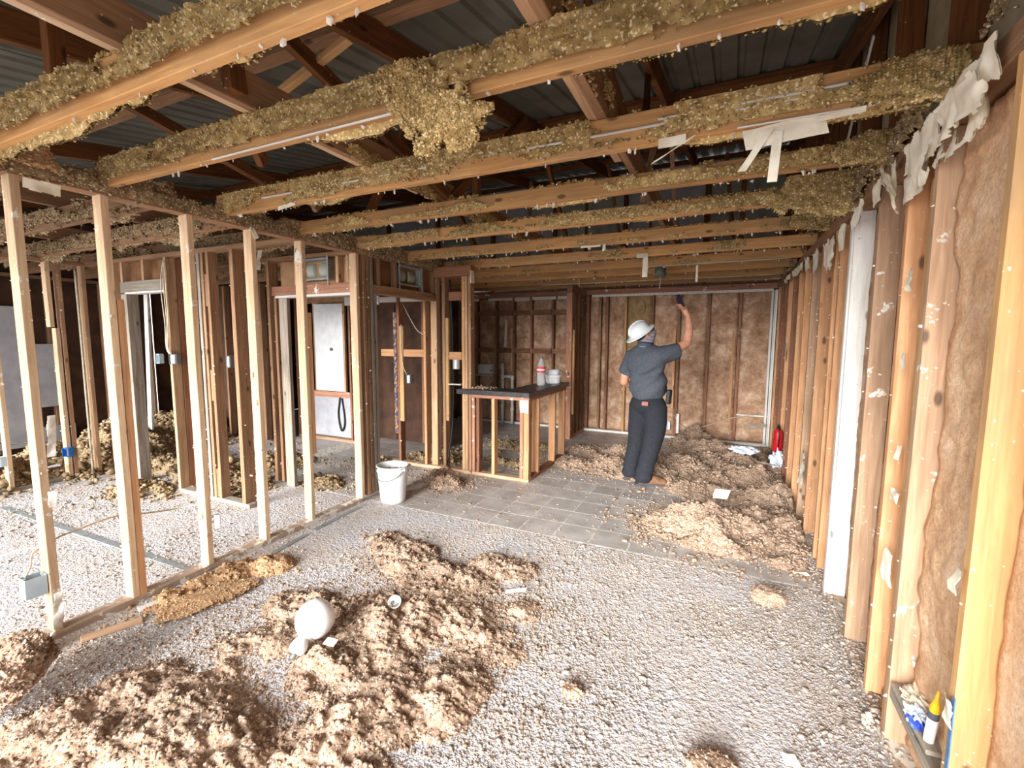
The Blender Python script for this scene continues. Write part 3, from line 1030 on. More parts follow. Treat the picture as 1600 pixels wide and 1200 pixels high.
def crust(parent, x0, x1, yf, z0, z1, thick, cov, seed, vb=0.0, res=.010, mat=None, hang=0.0, yback=None, topping=0.0, extra=None, csize=(.003, .009), name='insulation'):
    """cellulose stuck on the face of a joist, a fringe hanging behind it and a topping along its top edge"""
    g = []
    nx = max(8, int((x1 - x0) / res))
    if cov > 0:
        nz = max(6, int((z1 - z0) / res))
        X, Z = np.meshgrid(np.linspace(x0, x1, nx), np.linspace(z0, z1, nz), indexing='ij')
        rz = (Z - z0) / (z1 - z0)
        n = fbm(X * 2.6, Z * 7, 4, seed)
        mk = (n - .5) * 2.2 + (cov - .5) + vb * (rz - .5) - .9 * np.clip(.06 - rz, 0, 1) * 4
        if extra is not None:
            mk = np.maximum(mk, extra(X, Z))
        t = thick * (.45 + .55 * billow(X * 9, Z * 9, seed + 3) + .5 * billow(X * 26, Z * 26, seed + 4) + .3 * rng.random(X.shape))
        P = np.stack([X, np.full_like(X, yf), Z], -1)
        V, F = sheet_geo(P, mk, t, None, np.array([0, -1., 0]))
        if len(F):
            g.append((V, F))
            ok = np.argwhere(mk.ravel() > -.04).ravel()
            k = rng.choice(ok, min(len(ok), int(len(ok) * .55)))
            Pc = np.stack([X.ravel()[k] + rng.uniform(-res, res, len(k)), yf - t.ravel()[k] * np.clip(mk.ravel()[k] / .1, .15, 1) * .95, Z.ravel()[k] + rng.uniform(-res, res, len(k))], -1)
            g.append(blobs(Pc, rng.uniform(csize[0], csize[1], len(k)), 0, .4))
    if hang > 0:
        nz = 14
        X = np.linspace(x0, x1, nx)
        h = hang * np.clip((fbm(X * 2.2, X * 0 + 3.3, 3, seed + 20) - .42) * 5, 0, 1.6) + hang * .45 * (fbm(X * 28, X * 0, 2, seed + 22) - .35)
        h = np.clip(h, 0, None)
        S = np.linspace(0, 1, nz)
        XX, SS = np.meshgrid(X, S, indexing='ij')
        HH = h[:, None] * np.ones_like(SS)
        Z = z0 + .05 - (HH + .05) * SS
        yb = yback + .012
        P = np.stack([XX, np.full_like(XX, yb), Z], -1)
        mk = np.where(HH > .006, (1 - SS) * .5 + .02, -1)
        t = .010 + .012 * billow(XX * 22, Z * 22, seed + 30) + .006 * rng.random(XX.shape)
        V, F = sheet_geo(P, mk, t, t, np.array([0, -1., 0]))
        if len(F):
            g.append((V, F))
            ok = np.argwhere((mk > 0).ravel() & (SS.ravel() > .35)).ravel()
            k = rng.choice(ok, min(len(ok), int(len(ok) * .5)))
            Pc = np.stack([XX.ravel()[k], yb + rng.uniform(-.014, .014, len(k)), Z.ravel()[k] - rng.uniform(0, .006, len(k))], -1)
            g.append(blobs(Pc, rng.uniform(csize[0], csize[1], len(k)), 0, .4))
    if topping > 0:
        n = int((x1 - x0) * 420)
        X = rng.uniform(x0, x1, n)
        keep = fbm(X * 3, X * 0 + 1, 3, seed + 40) > (.62 - .3 * topping)
        X = X[keep]
        Pc = np.stack([X, yf + rng.uniform(-.004, .042, len(X)), z1 + rng.uniform(-.004, .014, len(X))], -1)
        g.append(blobs(Pc, rng.uniform(.004, .011, len(X)), 0, .4))
    if not g:
        return None
    V, F = cat_geo(g)
    # all faces brought to triangles / quads lists already
    o = obj(name, V, F, mat or M_FLUFF_CEIL, parent, smooth=True)
    o['kind'] = 'stuff'
    return o


def chunk_mask(cx, cz, rx, rz, seed):
    def f(X, Z):
        d = np.sqrt(((X - cx) / rx) ** 2 + ((Z - cz) / rz) ** 2)
        return (1 - d) * .6 + (fbm(X * 14, Z * 14, 3, seed) - .5) * .55
    return f


ZT = H + .137
# (cover, vertical bias, thickness, hang, topping, resolution)
CR = {0: (.95, -.35, .030, .045, .5, .008), 1: (.92, -.1, .026, .035, .4, .009), 2: (.72, .7, .013, .02, .6, .010), 3: (.46, -.5, .011, .018, .4, .011),
      4: (.62, -.5, .012, .012, .4, .012), 5: (.46, -.5, .010, .012, .3, .014), 6: (.2, -.3, .008, .008, .1, .018), 7: (.18, -.3, .008, .006, .1, .02)}
for i, (cov, vb, th, hg, tp, rs) in CR.items():
    y = JY[i]
    ex = None
    if i == 1:
        c1, c2 = chunk_mask(.22, H + .085, .75, .085, 5), chunk_mask(-.52, H + .07, .16, .08, 6)
        ex = lambda X, Z: np.maximum(c1(X, Z), c2(X, Z))
    crust(JOIST[i], XL + .02, XR - .01, y - .001, H + (.025 if i < 2 else .012), ZT if i < 3 else H + .093, th, cov, 40 + 13 * i, vb, rs, None, hg, y + .04, tp, ex,
          csize=(.0022, .0062) if i < 2 else (.003, .007))
# the big chunk hanging in front of the second joist
X, Z = np.meshgrid(np.linspace(-1.22, -.66, 80), np.linspace(H - .19, H + .145, 48), indexing='ij')
ch = (1 - np.sqrt(((X + .97 + .35 * (Z - H)) / .175) ** 2 + ((Z - H + .00) / .165) ** 2)) * .7 + (fbm(X * 11, Z * 11, 4, 91) - .5) * .9
t = .030 * (.5 + .5 * billow(X * 12, Z * 12, 3) + .4 * billow(X * 30, Z * 30, 4)) + .006 * rng.random(X.shape)
V, F = sheet_geo(np.stack([X, np.full_like(X, 1.41 - .014), Z], -1), ch, t, t * .5, np.array([0, -1., 0]))
ok = np.argwhere(ch.ravel() > -.02).ravel()
k = rng.choice(ok, 2600)
Pc = np.stack([X.ravel()[k], 1.41 - .014 - t.ravel()[k] * np.clip(ch.ravel()[k] / .1, .1, 1), Z.ravel()[k]], -1)
V, F = cat_geo([(V, F), blobs(Pc, rng.uniform(.003, .008, len(k)), 0, .4)])
o = obj('insulation_chunk', V, F, M_FLUFF_CEIL, JOIST[1], smooth=True)
o['kind'] = 'stuff'
# clumps where joists meet the right wall
for i, yy in enumerate((2.07, 2.68, 3.31, 4.05)):
    X, Z = np.meshgrid(np.linspace(-.05, XR + .02, 60), np.linspace(H - .13, H + .15, 30), indexing='ij')
    rx = (.26, .22, .42, .25)[i]
    ch = (1 - np.sqrt(((X - XR + .02) / rx) ** 2 + ((Z - H - .05) / (.07, .08, .15, .08)[i]) ** 2)) * .7 + (fbm(X * 9, Z * 9, 4, 191 + i) - .5) * .7
    t = .030 * (.5 + .5 * billow(X * 12, Z * 12, 33 + i) + .4 * billow(X * 30, Z * 30, 4)) + .006 * rng.random(X.shape)
    V, F = sheet_geo(np.stack([X, np.full_like(X, yy - .012), Z], -1), ch, t, t * .6, np.array([0, -1., 0]))
    ok = np.argwhere(ch.ravel() > -.02).ravel()
    k = rng.choice(ok, 1300)
    Pc = np.stack([X.ravel()[k], yy - .012 - t.ravel()[k] * np.clip(ch.ravel()[k] / .1, .1, 1), Z.ravel()[k]], -1)
    V, F = cat_geo([(V, F), blobs(Pc, rng.uniform(.003, .007, len(k)), 0, .4)])
    o = obj('insulation_chunk', V, F, M_FLUFF_CEIL, JOIST[JY.index(yy)], smooth=True)
    o['kind'] = 'stuff'
# left room joists
for i, y in enumerate(JL[:7]):
    crust(JOISTL[i], -7.5, XL - .05, y - .001, H + .012, ZT, .016, (.75, .7, .8, .75, .6, .5, .5)[i], 140 + 13 * i, -.3, .022, M_FLUFF_GREY, .05, y + .04, .4, csize=(.006, .014))


def along_y(parent, x, y0, y1, z0, z1, thick, cov, seed, sx, res=.014, vb=0.0, mat=None, name='insulation', cs=(.004, .010)):
    """crust on a face that looks along sx*X (stiffener boards, plates)"""
    ny, nz = max(8, int((y1 - y0) / res)), max(5, int((z1 - z0) / res))
    Y, Z = np.meshgrid(np.linspace(y0, y1, ny), np.linspace(z0, z1, nz), indexing='ij')
    rz = (Z - z0) / (z1 - z0)
    mk = (fbm(Y * 2.6, Z * 7, 4, seed) - .5) * 2.2 + cov - .5 + vb * (rz - .5)
    t = thick * (.45 + .55 * billow(Y * 9, Z * 9, seed + 3) + .5 * billow(Y * 26, Z * 26, seed + 4) + .3 * rng.random(Y.shape))
    V, F = sheet_geo(np.stack([np.full_like(Y, x), Y, Z], -1), mk, t, None, np.array([sx, 0, 0.]))
    if not len(F):
        return
    if sx > 0:
        F = F
    ok = np.argwhere(mk.ravel() > -.03).ravel()
    k = rng.choice(ok, int(len(ok) * .6))
    Pc = np.stack([x + sx * t.ravel()[k] * np.clip(mk.ravel()[k] / .1, .15, 1), Y.ravel()[k] + rng.uniform(-res, res, len(k)), Z.ravel()[k] + rng.uniform(-res, res, len(k))], -1)
    V, F = cat_geo([(V, F), blobs(Pc, rng.uniform(cs[0], cs[1], len(k)), 0, .4)])
    o = obj(name, V, F, mat or M_FLUFF_CEIL, parent, smooth=True)
    o['kind'] = 'stuff'


along_y(RUN[3], -.52 + .001, .9, 2.1, H + .15, H + .28, .018, .66, 501, 1, .010)
along_y(RUN[2], -1.86 + .001, 1.9, 4.4, H + .10, H + .20, .02, .62, 502, 1, .014)
tp = [o for o in wl.children if o.name.startswith('top_plate')][0]
along_y(tp, XL + .006, .5, 4.7, 2.40, H + .10, .028, .70, 503, 1, .012, -.2, M_FLUFF_GREY)
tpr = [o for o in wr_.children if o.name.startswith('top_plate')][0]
along_y(tpr, XR - .004, 1.3, 7.0, 2.40, H + .10, .025, .62, 504, -1, .014, .4, M_FLUFF_GREY)
# a sagging flap of insulation over the top plate near the camera
X, Z = np.meshgrid(np.linspace(-.26, .30, 60), np.linspace(-.20, .14, 40), indexing='ij')
ch = (1 - np.sqrt(((X + .16 * (Z < 0) * 1.0 + .05) / (.13 + .7 * np.clip(Z + .05, 0, 1))) ** 2 + (Z / .18) ** 2)) * .8 + (fbm(X * 9, Z * 9, 4, 71) - .5) * .5
t = .03 * (.5 + billow(X * 14, Z * 14, 7)) + .006 * rng.random(X.shape)
V, F = sheet_geo(np.stack([np.full_like(X, XL + .05), 1.06 + X, H + Z], -1), ch, t, t * .5, np.array([1., 0, 0]))
ok = np.argwhere(ch.ravel() > -.02).ravel()
k = rng.choice(ok, 1800)
Pc = np.stack([XL + .05 + t.ravel()[k] * np.clip(ch.ravel()[k] / .1, .1, 1), 1.06 + X.ravel()[k], H + Z.ravel()[k]], -1)
V, F = cat_geo([(V, F), blobs(Pc, rng.uniform(.003, .007, len(k)), 0, .4)])
o = obj('insulation_chunk', V, F, M_FLUFF_BROWN, tp)
o['kind'] = 'stuff'


# torn drywall paper: thin curled ragged pieces
def paper(name, parent, corner, U, Vv, nu, nv, seed, curl=.03, rag=.25, mat=None, thick=.002, holes=.0):
    """ragged sheet spanned by U and Vv from corner"""
    corner, U, Vv = np.array(corner, float), np.array(U, float), np.array(Vv, float)
    N = np.cross(U, Vv)
    N /= np.linalg.norm(N)
    a, b = np.meshgrid(np.linspace(0, 1, nu), np.linspace(0, 1, nv), indexing='ij')
    lu, lv = np.linalg.norm(U), np.linalg.norm(Vv)
    e = np.minimum(np.minimum(a * lu, (1 - a) * lu), np.minimum(b * lv, (1 - b) * lv)) / min(lu, lv)
    mk = e * 2 + .02 - rag * fbm(a * lu * 18, b * lv * 18, 4, seed)
    if holes:
        mk = np.minimum(mk, (fbm(a * lu * 9, b * lv * 9, 3, seed + 8) - holes) * 3)
    d = curl * (fbm(a * lu * 6, b * lv * 6, 3, seed + 2) - .5) * 2 + curl * .5 * (billow(a * lu * 16, b * lv * 16, seed + 4) - .4)
    P = corner + a[..., None] * U + b[..., None] * Vv + N * d[..., None]
    V, F = sheet_geo(P, mk, np.full(a.shape, thick / 2), np.full(a.shape, thick / 2), N)
    if len(F) == 0:
        return None
    return obj(name, V, F, mat or M_PAPER, parent, smooth=True)


# strips of drywall still nailed along the top of the right wall
for i, (y0, y1, z0, z1) in enumerate(((1.68, 2.12, 2.30, 2.46), (2.02, 2.46, 2.24, 2.44), (2.12, 2.30, 2.14, 2.34), (2.45, 2.60, 2.22, 2.40), (2.66, 2.86, 2.24, 2.40), (2.98, 3.22, 2.20, 2.38), (3.34, 3.60, 2.14, 2.36),
                                      (3.66, 4.1, 2.05, 2.36), (4.2, 4.6, 2.12, 2.36), (4.7, 5.0, 2.2, 2.37), (5.1, 5.8, 2.25, 2.37), (6.0, 6.6, 2.27, 2.37))):
    paper('drywall_scrap', wr_, (XR - .02, y0, z0), (0, y1 - y0, 0), (-.012, 0, z1 - z0), 44, 30, 800 + i, .022, .75, thick=.004)
paper('drywall_scrap', wr_, (XR - .006, 1.74, 2.17), (0, .78, 0), (-.004, 0, .24), 70, 34, 856, .012, .8, thick=.006, holes=.40)
paper('drywall_scrap', wr_, (XR - .05, 2.30, 2.08), (.05, .26, .22), (-.05, .06, .12), 30, 16, 850, .03, .4, thick=.004)
paper('drywall_scrap', wr_, (XR - .03, 1.70, 2.24), (.01, .34, .02), (-.03, .05, .15), 30, 16, 853, .04, .4, thick=.004)
paper('drywall_scrap', wr_, (XR - .02, 2.18, 2.15), (.0, .20, .0), (0, .03, .12), 24, 16, 851, .01, .3, thick=.003)
for i, (y, z, s) in enumerate(((2.17, .98, .10), (2.20, 1.15, .04), (4.35, .38, .20), (2.2, .62, .10), (5.9, 1.35, .16), (2.19, 1.50, .05), (2.22, 1.8, .06), (1.62, .50, .06), (1.63, .9, .05))):
    paper('drywall_scrap', wr_, (XR - .012, y, z), (-.004, s, 0), (0, 0, s * (1.6 if i != 0 else .55)), 20, 20, 860 + i, .02, .35, thick=.004)
# hanging strips along the ceiling
for i, (x, y, z, du, dv) in enumerate(((.00, 2.065, 2.43, (.30, 0, .02), (.02, -.01, -.09)), (.10, 2.05, 2.42, (-.10, -.03, -.17), (.035, 0, .0)), (.12, 2.05, 2.41, (-.015, -.05, -.22), (.04, 0, .0)),
                                        (-.16, 2.05, 2.43, (-.17, -.03, -.10), (.02, 0, .015)), (.25, 2.05, 2.43, (.16, -.02, .0), (0, 0, -.025)), (-.30, 2.05, 2.45, (.12, 0, 0), (0, -.01, -.05)),
                                        (-.80, 4.77, 2.47, (.06, 0, .0), (0, .01, -.26)), (-.86, 4.77, 2.47, (.12, 0, 0), (0, -.01, -.05)),
                                        (-.34, 5.45, 2.44, (.028, 0, 0), (0, .02, -.22)), (-1.23, 4.04, 2.44, (.20, 0, 0), (0, 0, -.02)), (-1.02, 4.04, 2.44, (.03, 0, .01), (0, -.01, -.07)),
                                        (-2.62, 2.07, 2.44, (.17, 0, .02), (0, 0, -.03)))):
    paper('drywall_scrap', ce, (x, y, z), du, dv, 20, 12, 900 + i, .008, .22, thick=.003)
paper('drywall_scrap', wl, (XL + .012, 1.06, 2.33), (0, .16, -.01), (.01, .0, .07), 26, 14, 931, .02, .4, thick=.004)
board('paper_tape', wl, (XL + .03, 2.22, 2.47), (XL + .02, 2.30, 2.33), .035, .004, M_PAPER, (0, 1, 0))
for i, (y, z, s) in enumerate(((1.06, .98, .15), (1.04, .72, .06), (2.28, 2.1, .10), (1.02, .05, .14))):
    paper('drywall_scrap', wl, (XL + .006, y, z), (0.004, .05, 0), (0.01, 0.01, s * 1.6), 20, 40, 940 + i, .03, .55, M_PLASTER, .005)
# lath strips along the third joist
bx('white_lath', JOIST[2], -2.75, .20, 2.058, 2.069, H + .062, H + .072, W_PAINT)
bx('white_lath', JOIST[2], -.3, .55, 2.056, 2.068, H + .082, H + .092, W_PAINT)
bx('white_lath', JOIST[2], -.0, .6, 2.050, 2.062, H - .006, H - .001, W_PAINT)
bx('white_lath', JOIST[1], -2.2, -1.05, 1.40, 1.412, H - .006, H - .001, W_PAINT)
# drywall nails with plaster crumbs under every joist
for i, o in enumerate(JOIST):
    n = (14, 18, 30, 46, 46, 46, 40, 30, 30, 20, 20)[i]
    X = rng.uniform(XL + .1, XR - .05, n)
    P = np.stack([X, np.full(n, JY[i] + .02), H - rng.uniform(.002, .02, n)], -1)
    V, F = blobs(P, rng.uniform(.004, .009, n), 0, .4, sq=1.8)
    oo = obj('plaster_crumbs', V, F, M_PLASTER, o)
    oo['kind'] = 'stuff'

# ------------------------------------------------------------------ heaps on the floor
def pile(name, label, box, res, lst, seed, mat, ncr, cs, z0=.005, parent=None, edge=.010, spread=1.35, lump=1.0, nsub=0, group=None):
    x0, x1, y0, y1 = box
    nx, ny = int((x1 - x0) / res), int((y1 - y0) / res)
    X, Y = np.meshgrid(np.linspace(x0, x1, nx), np.linspace(y0, y1, ny), indexing='ij')

    def base(X, Y):
        b = np.zeros_like(X)
        e = np.zeros_like(X)
        for (cx, cy, rx, ry, h) in lst:
            d2 = ((X - cx) / rx) ** 2 + ((Y - cy) / ry) ** 2
            b = np.maximum(b, h * np.clip(1 - d2, 0, 1) ** .7)
            e = np.maximum(e, np.exp(-d2 * .75))
        return b, e

    def height(X, Y):
        b, e = base(X, Y)
        n = fbm(X * 3.2, Y * 3.2, 3, seed)
        h = b * (-.40 + 2.3 * n)
        k = np.clip(h / .04, 0, 1) * lump
        h = h + k * (.034 * (billow(X * 6, Y * 6, seed + 1) - .3) + .028 * (billow(X * 13, Y * 13, seed + 2) - .25) + .022 * (billow(X * 29, Y * 29, seed + 3) - .1))
        h = h - edge - .012 * fbm(X * 14, Y * 14, 3, seed + 7)
        return h, e
    h, e = height(X, Y)
    hh = h + np.clip(h / .01, 0, 1) * rng.uniform(0, .009, h.shape)
    i = np.arange(nx * ny).reshape(nx, ny)
    q = np.stack([i[:-1, :-1], i[1:, :-1], i[1:, 1:], i[:-1, 1:]], -1)
    ok = (np.maximum(np.maximum(h[:-1, :-1], h[1:, :-1]), np.maximum(h[1:, 1:], h[:-1, 1:])) > 0)
    F = q[ok]
    V = np.stack([X, Y, z0 + np.clip(hh, -.004, None)], -1).reshape(-1, 3)
    used = np.unique(F)
    mp = np.zeros(len(V), int)
    mp[used] = np.arange(len(used))
    g = [(V[used], mp[F])]
    # loose crumbs on and around the heap
    P = np.stack([rng.uniform(x0 - .3, x1 + .3, ncr * 4), rng.uniform(y0 - .3, y1 + .3, ncr * 4)], -1)
    h, e = height(P[:, 0], P[:, 1])
    pr = np.where(h > 0, .9, np.clip(e, 0, 1) ** 1.5 * .7 * (.3 + .9 * (fbm(P[:, 0] * 5, P[:, 1] * 5, 3, seed + 31) > .48)))
    kk = np.argwhere((rng.random(len(P)) < pr) & (P[:, 0] < XR - .01)).ravel()[:ncr]
    s = rng.uniform(cs[0], cs[1], len(kk)) * np.where(rng.random(len(kk)) < .12, 1.9, 1.0)
    Pc = np.stack([P[kk, 0], P[kk, 1], z0 + np.clip(h[kk], 0, None) + s * .35], -1)
    g.append(blobs(Pc, s, nsub, .38, sq=.75))
    V, F = cat_geo(g)
    o = obj(name, V, F, mat, parent, smooth=True)
    tag(o, label, 'insulation debris' if parent is None else None, group, 'stuff')
    return o


pile('insulation_pile', 'largest heap of fluffy tan insulation, spread over grey carpet around the white globe', (-2.75, -.75, .55, 2.55), .0095,
     [(-1.80, 1.42, .62, .36, .075), (-1.60, 1.95, .55, .36, .065), (-1.95, 1.02, .66, .36, .07), (-1.32, 1.62, .46, .52, .05), (-2.20, 1.80, .30, .22, .055), (-1.30, 1.05, .40, .42, .04),
      (-2.10, .75, .58, .30, .08), (-1.55, 1.25, .45, .35, .06), (-1.22, 2.02, .40, .34, .048), (-1.75, .75, .5, .3, .055), (-1.62, 2.3, .5, .22, .042), (-1.1, 2.3, .3, .2, .034)], 11, M_FLUFF_FLOOR, 46000, (.0025, .0065))
pile('insulation_pile', 'small heap of tan insulation on carpet just in front of the grey tiles', (-2.6, -1.1, 2.25, 3.05), .012,
     [(-2.14, 2.66, .34, .20, .055), (-1.95, 2.50, .34, .2, .045), (-1.60, 2.46, .42, .18, .04), (-2.35, 2.75, .22, .16, .04), (-1.35, 2.75, .3, .2, .032)], 21, M_FLUFF_FLOOR, 9000, (.003, .0075))
pile('insulation_pile', 'broad heap of tan insulation on tiles in front of the worker, against the right wall', (-.75, .63, 3.45, 4.7), .012,
     [(.06, 4.02, .62, .42, .17), (.44, 3.86, .22, .30, .12), (-.32, 3.98, .32, .28, .09), (.32, 4.28, .36, .26, .18)], 31, M_FLUFF_FLOOR, 18000, (.004, .0105))
pile('insulation_pile', 'long heap of tan insulation left of and behind the worker on tiles', (-2.05, -.35, 4.95, 6.75), .015,
     [(-1.45, 5.55, .52, .35, .13), (-1.2, 6.1, .6, .4, .14), (-.55, 5.6, .45, .4, .08), (-1.75, 6.3, .3, .3, .08), (-1.05, 5.35, .35, .22, .09)], 41, M_FLUFF_FLOOR, 14000, (.005, .012))
pile('insulation_pile', 'high bank of brownish insulation sloping up to the back corner right of the worker', (-.65, .63, 4.5, 7.65), .016,
     [(.10, 6.75, .70, .70, .20), (-.33, 7.30, .40, .36, .24), (.35, 5.9, .5, .8, .17), (.0, 5.25, .6, .5, .11), (.46, 5.0, .28, .7, .16), (-.3, 6.1, .4, .6, .11)], 51, M_FLUFF_FLOOR, 15000, (.0055, .013))
pile('insulation_pile', 'low heap of tan insulation spilling from under the stud beside the white bucket', (-3.15, -2.35, 3.75, 4.6), .012,
     [(-2.86, 4.28, .28, .20, .12), (-2.72, 4.12, .22, .20, .09), (-2.95, 4.46, .15, .12, .10)], 61, M_FLUFF_FLOOR, 5000, (.005, .012))
pile('insulation_pile', 'scattered insulation on the kitchen floor behind the bar frame', (-3.9, -2.0, 4.72, 6.6), .018,
     [(-3.45, 4.95, .42, .2, .09), (-2.55, 5.25, .28, .16, .07), (-2.25, 5.15, .2, .14, .05), (-2.75, 6.1, .5, .3, .07), (-3.4, 5.3, .3, .25, .06)], 71, M_FLUFF_GREY, 3000, (.008, .018))
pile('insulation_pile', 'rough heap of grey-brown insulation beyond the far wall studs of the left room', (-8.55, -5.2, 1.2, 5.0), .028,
     [(-7.5, 3.2, 1.0, 1.0, .28), (-7.3, 2.0, .7, .6, .22), (-7.8, 4.2, .8, .7, .3), (-6.3, 3.3, .7, .4, .14), (-6.9, 2.55, .4, .3, .16), (-5.6, 3.3, .5, .35, .10)], 81, M_FLUFF_GREY, 6500, (.012, .032))
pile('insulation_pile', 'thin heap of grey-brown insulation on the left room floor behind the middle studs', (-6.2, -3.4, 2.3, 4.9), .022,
     [(-5.45, 2.55, .4, .25, .08), (-4.75, 3.1, .4, .35, .08), (-5.2, 3.9, .5, .4, .10), (-3.9, 3.6, .35, .2, .05), (-4.0, 4.45, .35, .15, .06)], 83, M_FLUFF_GREY, 3800, (.009, .022))
pile('insulation_pile', 'strip of tan insulation banked along the floor plate beside the dangling white outlet', (-3.14, -2.45, 1.35, 2.5), .011,
     [(-2.95, 1.82, .14, .30, .06), (-2.83, 2.05, .16, .16, .07), (-3.02, 1.55, .1, .2, .04)], 87, M_FLUFF_BROWN, 4000, (.004, .009))


def chunk(name, label, c, r, nsub, seed, mat, tilt=(0, 0, 0), jag=.22, ncr=900, cs=(.004, .010), group=None):
    """one torn lump of matted cellulose"""
    bv, bf = ICO[nsub]
    r = np.array(r)
    n1 = fbm(bv[:, 0] * 2.3 + bv[:, 2] * 1.7, bv[:, 1] * 2.3 - bv[:, 2] * 1.1, 4, seed)
    n2 = billow(bv[:, 0] * 6 + bv[:, 2] * 4, bv[:, 1] * 6 + bv[:, 2] * 3, seed + 2)
    sh = np.sign(bv) * np.abs(bv) ** .72
    V = sh * (1 + jag * ((n1 - .5) * 2.2 + (n2 - .4) * .5 + rng.uniform(-.05, .05, len(bv))))[:, None] * r
    k = rng.choice(len(V), ncr)
    s = rng.uniform(cs[0], cs[1], ncr)
    V2, F2 = blobs(V[k] * 1.0, s, 0, .4)
    m = Matrix.Translation(c) @ Matrix.Rotation(tilt[2], 4, 'Z') @ Matrix.Rotation(tilt[1], 4, 'Y') @ Matrix.Rotation(tilt[0], 4, 'X')
    V, F = cat_geo([(V, bf), (V2, F2)])
    o = obj(name, V, F, mat, None, m)
    tag(o, label, 'insulation chunk', group)
    return o


chunk('insulation_chunk', 'big torn chunk of tan insulation at the end of the floor plate, lower left', (-2.74, .70, .19), (.17, .14, .09), 4, 3, M_FLUFF_FLOOR, (.35, -.25, .5), .30, 3500, (.003, .009))
chunk('insulation_chunk', 'tan insulation chunk lying flush with the bottom edge below the tiles', (.035, 1.70, .030), (.085, .075, .04), 3, 5, M_FLUFF_FLOOR, (0, .1, .7), .25, 500)
chunk('insulation_chunk', 'flat orange-brown slab of insulation by the left floor plate', (-2.80, 1.60, .026), (.105, .25, .016), 4, 7, M_FLUFF_BROWN, (0, 0, -.30), .34, 2200, (.003, .008))
chunk('insulation_chunk', 'pale round tuft of insulation alone on the bare carpet', (-.56, 1.86, .022), (.045, .035, .022), 2, 9, M_FLUFF_FLOOR, (0, 0, .4), .3, 160, (.003, .007))
chunk('insulation_chunk', 'fist-sized tuft of insulation on the carpet edge near the right wall', (.30, 3.08, .04), (.09, .06, .045), 3, 13, M_FLUFF_FLOOR, (0, 0, .2), .3, 260, (.004, .009))

# crumbs strewn everywhere on carpet and tiles
def strew(name, label, box, n, cs, seed, mat, zf=.007, low=.35, freq=1.6, sq=.6, fade=.01):
    x0, x1, y0, y1 = box
    P = np.stack([rng.uniform(x0, x1, n * 3), rng.uniform(y0, y1, n * 3)], -1)
    d = np.clip((fbm(P[:, 0] * freq, P[:, 1] * freq, 4, seed) - low) * 3.2, .08, 1) * np.clip((P[:, 0] - x0) / fade, 0, 1)
    P = P[rng.random(len(P)) < d][:n]
    s = rng.uniform(cs[0], cs[1], len(P)) * np.where(rng.random(len(P)) < .06, 2.0, 1)
    V, F = blobs(np.stack([P[:, 0], P[:, 1], zf + s * .3], -1), s, 0, .4, sq=sq)
    o = obj(name, V, F, mat, smooth=True)
    tag(o, label, 'floor debris', None, 'stuff')


strew('insulation_crumbs', 'tan insulation crumbs strewn all over the main room carpet', (XL + .02, XR, .5, 3.36), 21000, (.002, .0055), 601, M_FLUFF_DUST, .006)
strew('insulation_crumbs', 'tan insulation crumbs strewn over the grey tiles', (-3.4, XR, 3.36, 7.6), 4600, (.003, .008), 602, M_FLUFF_FLOOR, .004, .42, 2.2)
strew('insulation_crumbs', 'grey-brown crumbs strewn over the left room carpet', (-6.6, XL - .1, .8, 4.4), 8000, (.003, .009), 603, M_FLUFF_DUST, .006)
strew('plaster_crumbs', 'white plaster crumbs sprinkled over the carpet by the left wall', (XL + .02, -1.9, .7, 2.4), 1700, (.002, .006), 604, M_PLASTER, .006, .4, 2.5)
strew('plaster_crumbs', 'white plaster crumbs sprinkled along the foot of the right wall', (-.2, XR - .02, 1.2, 4.8), 500, (.003, .008), 605, M_PLASTER, .006, .4, 2.5)
strew('insulation_crumbs', 'dense tan insulation crumbs along the carpet edge at the right wall', (-1.5, XR - .01, 1.3, 3.35), 13000, (.003, .007), 606, M_FLUFF_DUST, .006, .36, 2.2, fade=1.6)

strew('insulation_crumbs', 'tan insulation crumbs lying on the plate along the foot of the right wall', (XR - .05, XR + .09, 1.2, 4.6), 1500, (.004, .010), 607, M_FLUFF_DUST, .046, .3, 3.0)

# plaster flecks stuck on the studs
for nm, lst in FLECK.items():
    p = bpy.data.objects[nm]
    A = np.array(lst)
    V, F = blobs(A[:, :3], A[:, 3], 0, .45)
    o = obj('plaster_flecks', V, F, M_PLASTER, p)
    o['kind'] = 'stuff'
# ------------------------------------------------------------------ things
def rbox(name, parent, x0, x1, y0, y1, z0, z1, mat, c=.003, m=None):
    V, F = box_geo(x1 - x0, y1 - y0, z1 - z0, c)
    mm = Matrix.Translation(((x0 + x1) / 2, (y0 + y1) / 2, z0))
    return obj(name, V, F, mat, parent, (m @ mm) if m else mm)


def lath(name, parent, prof, m, mat, n=28, c0=False, c1=False):
    V, F = lathe_geo(prof, n, c0, c1)
    return obj(name, V, F, mat, parent, m, smooth=True)


T = Matrix.Translation

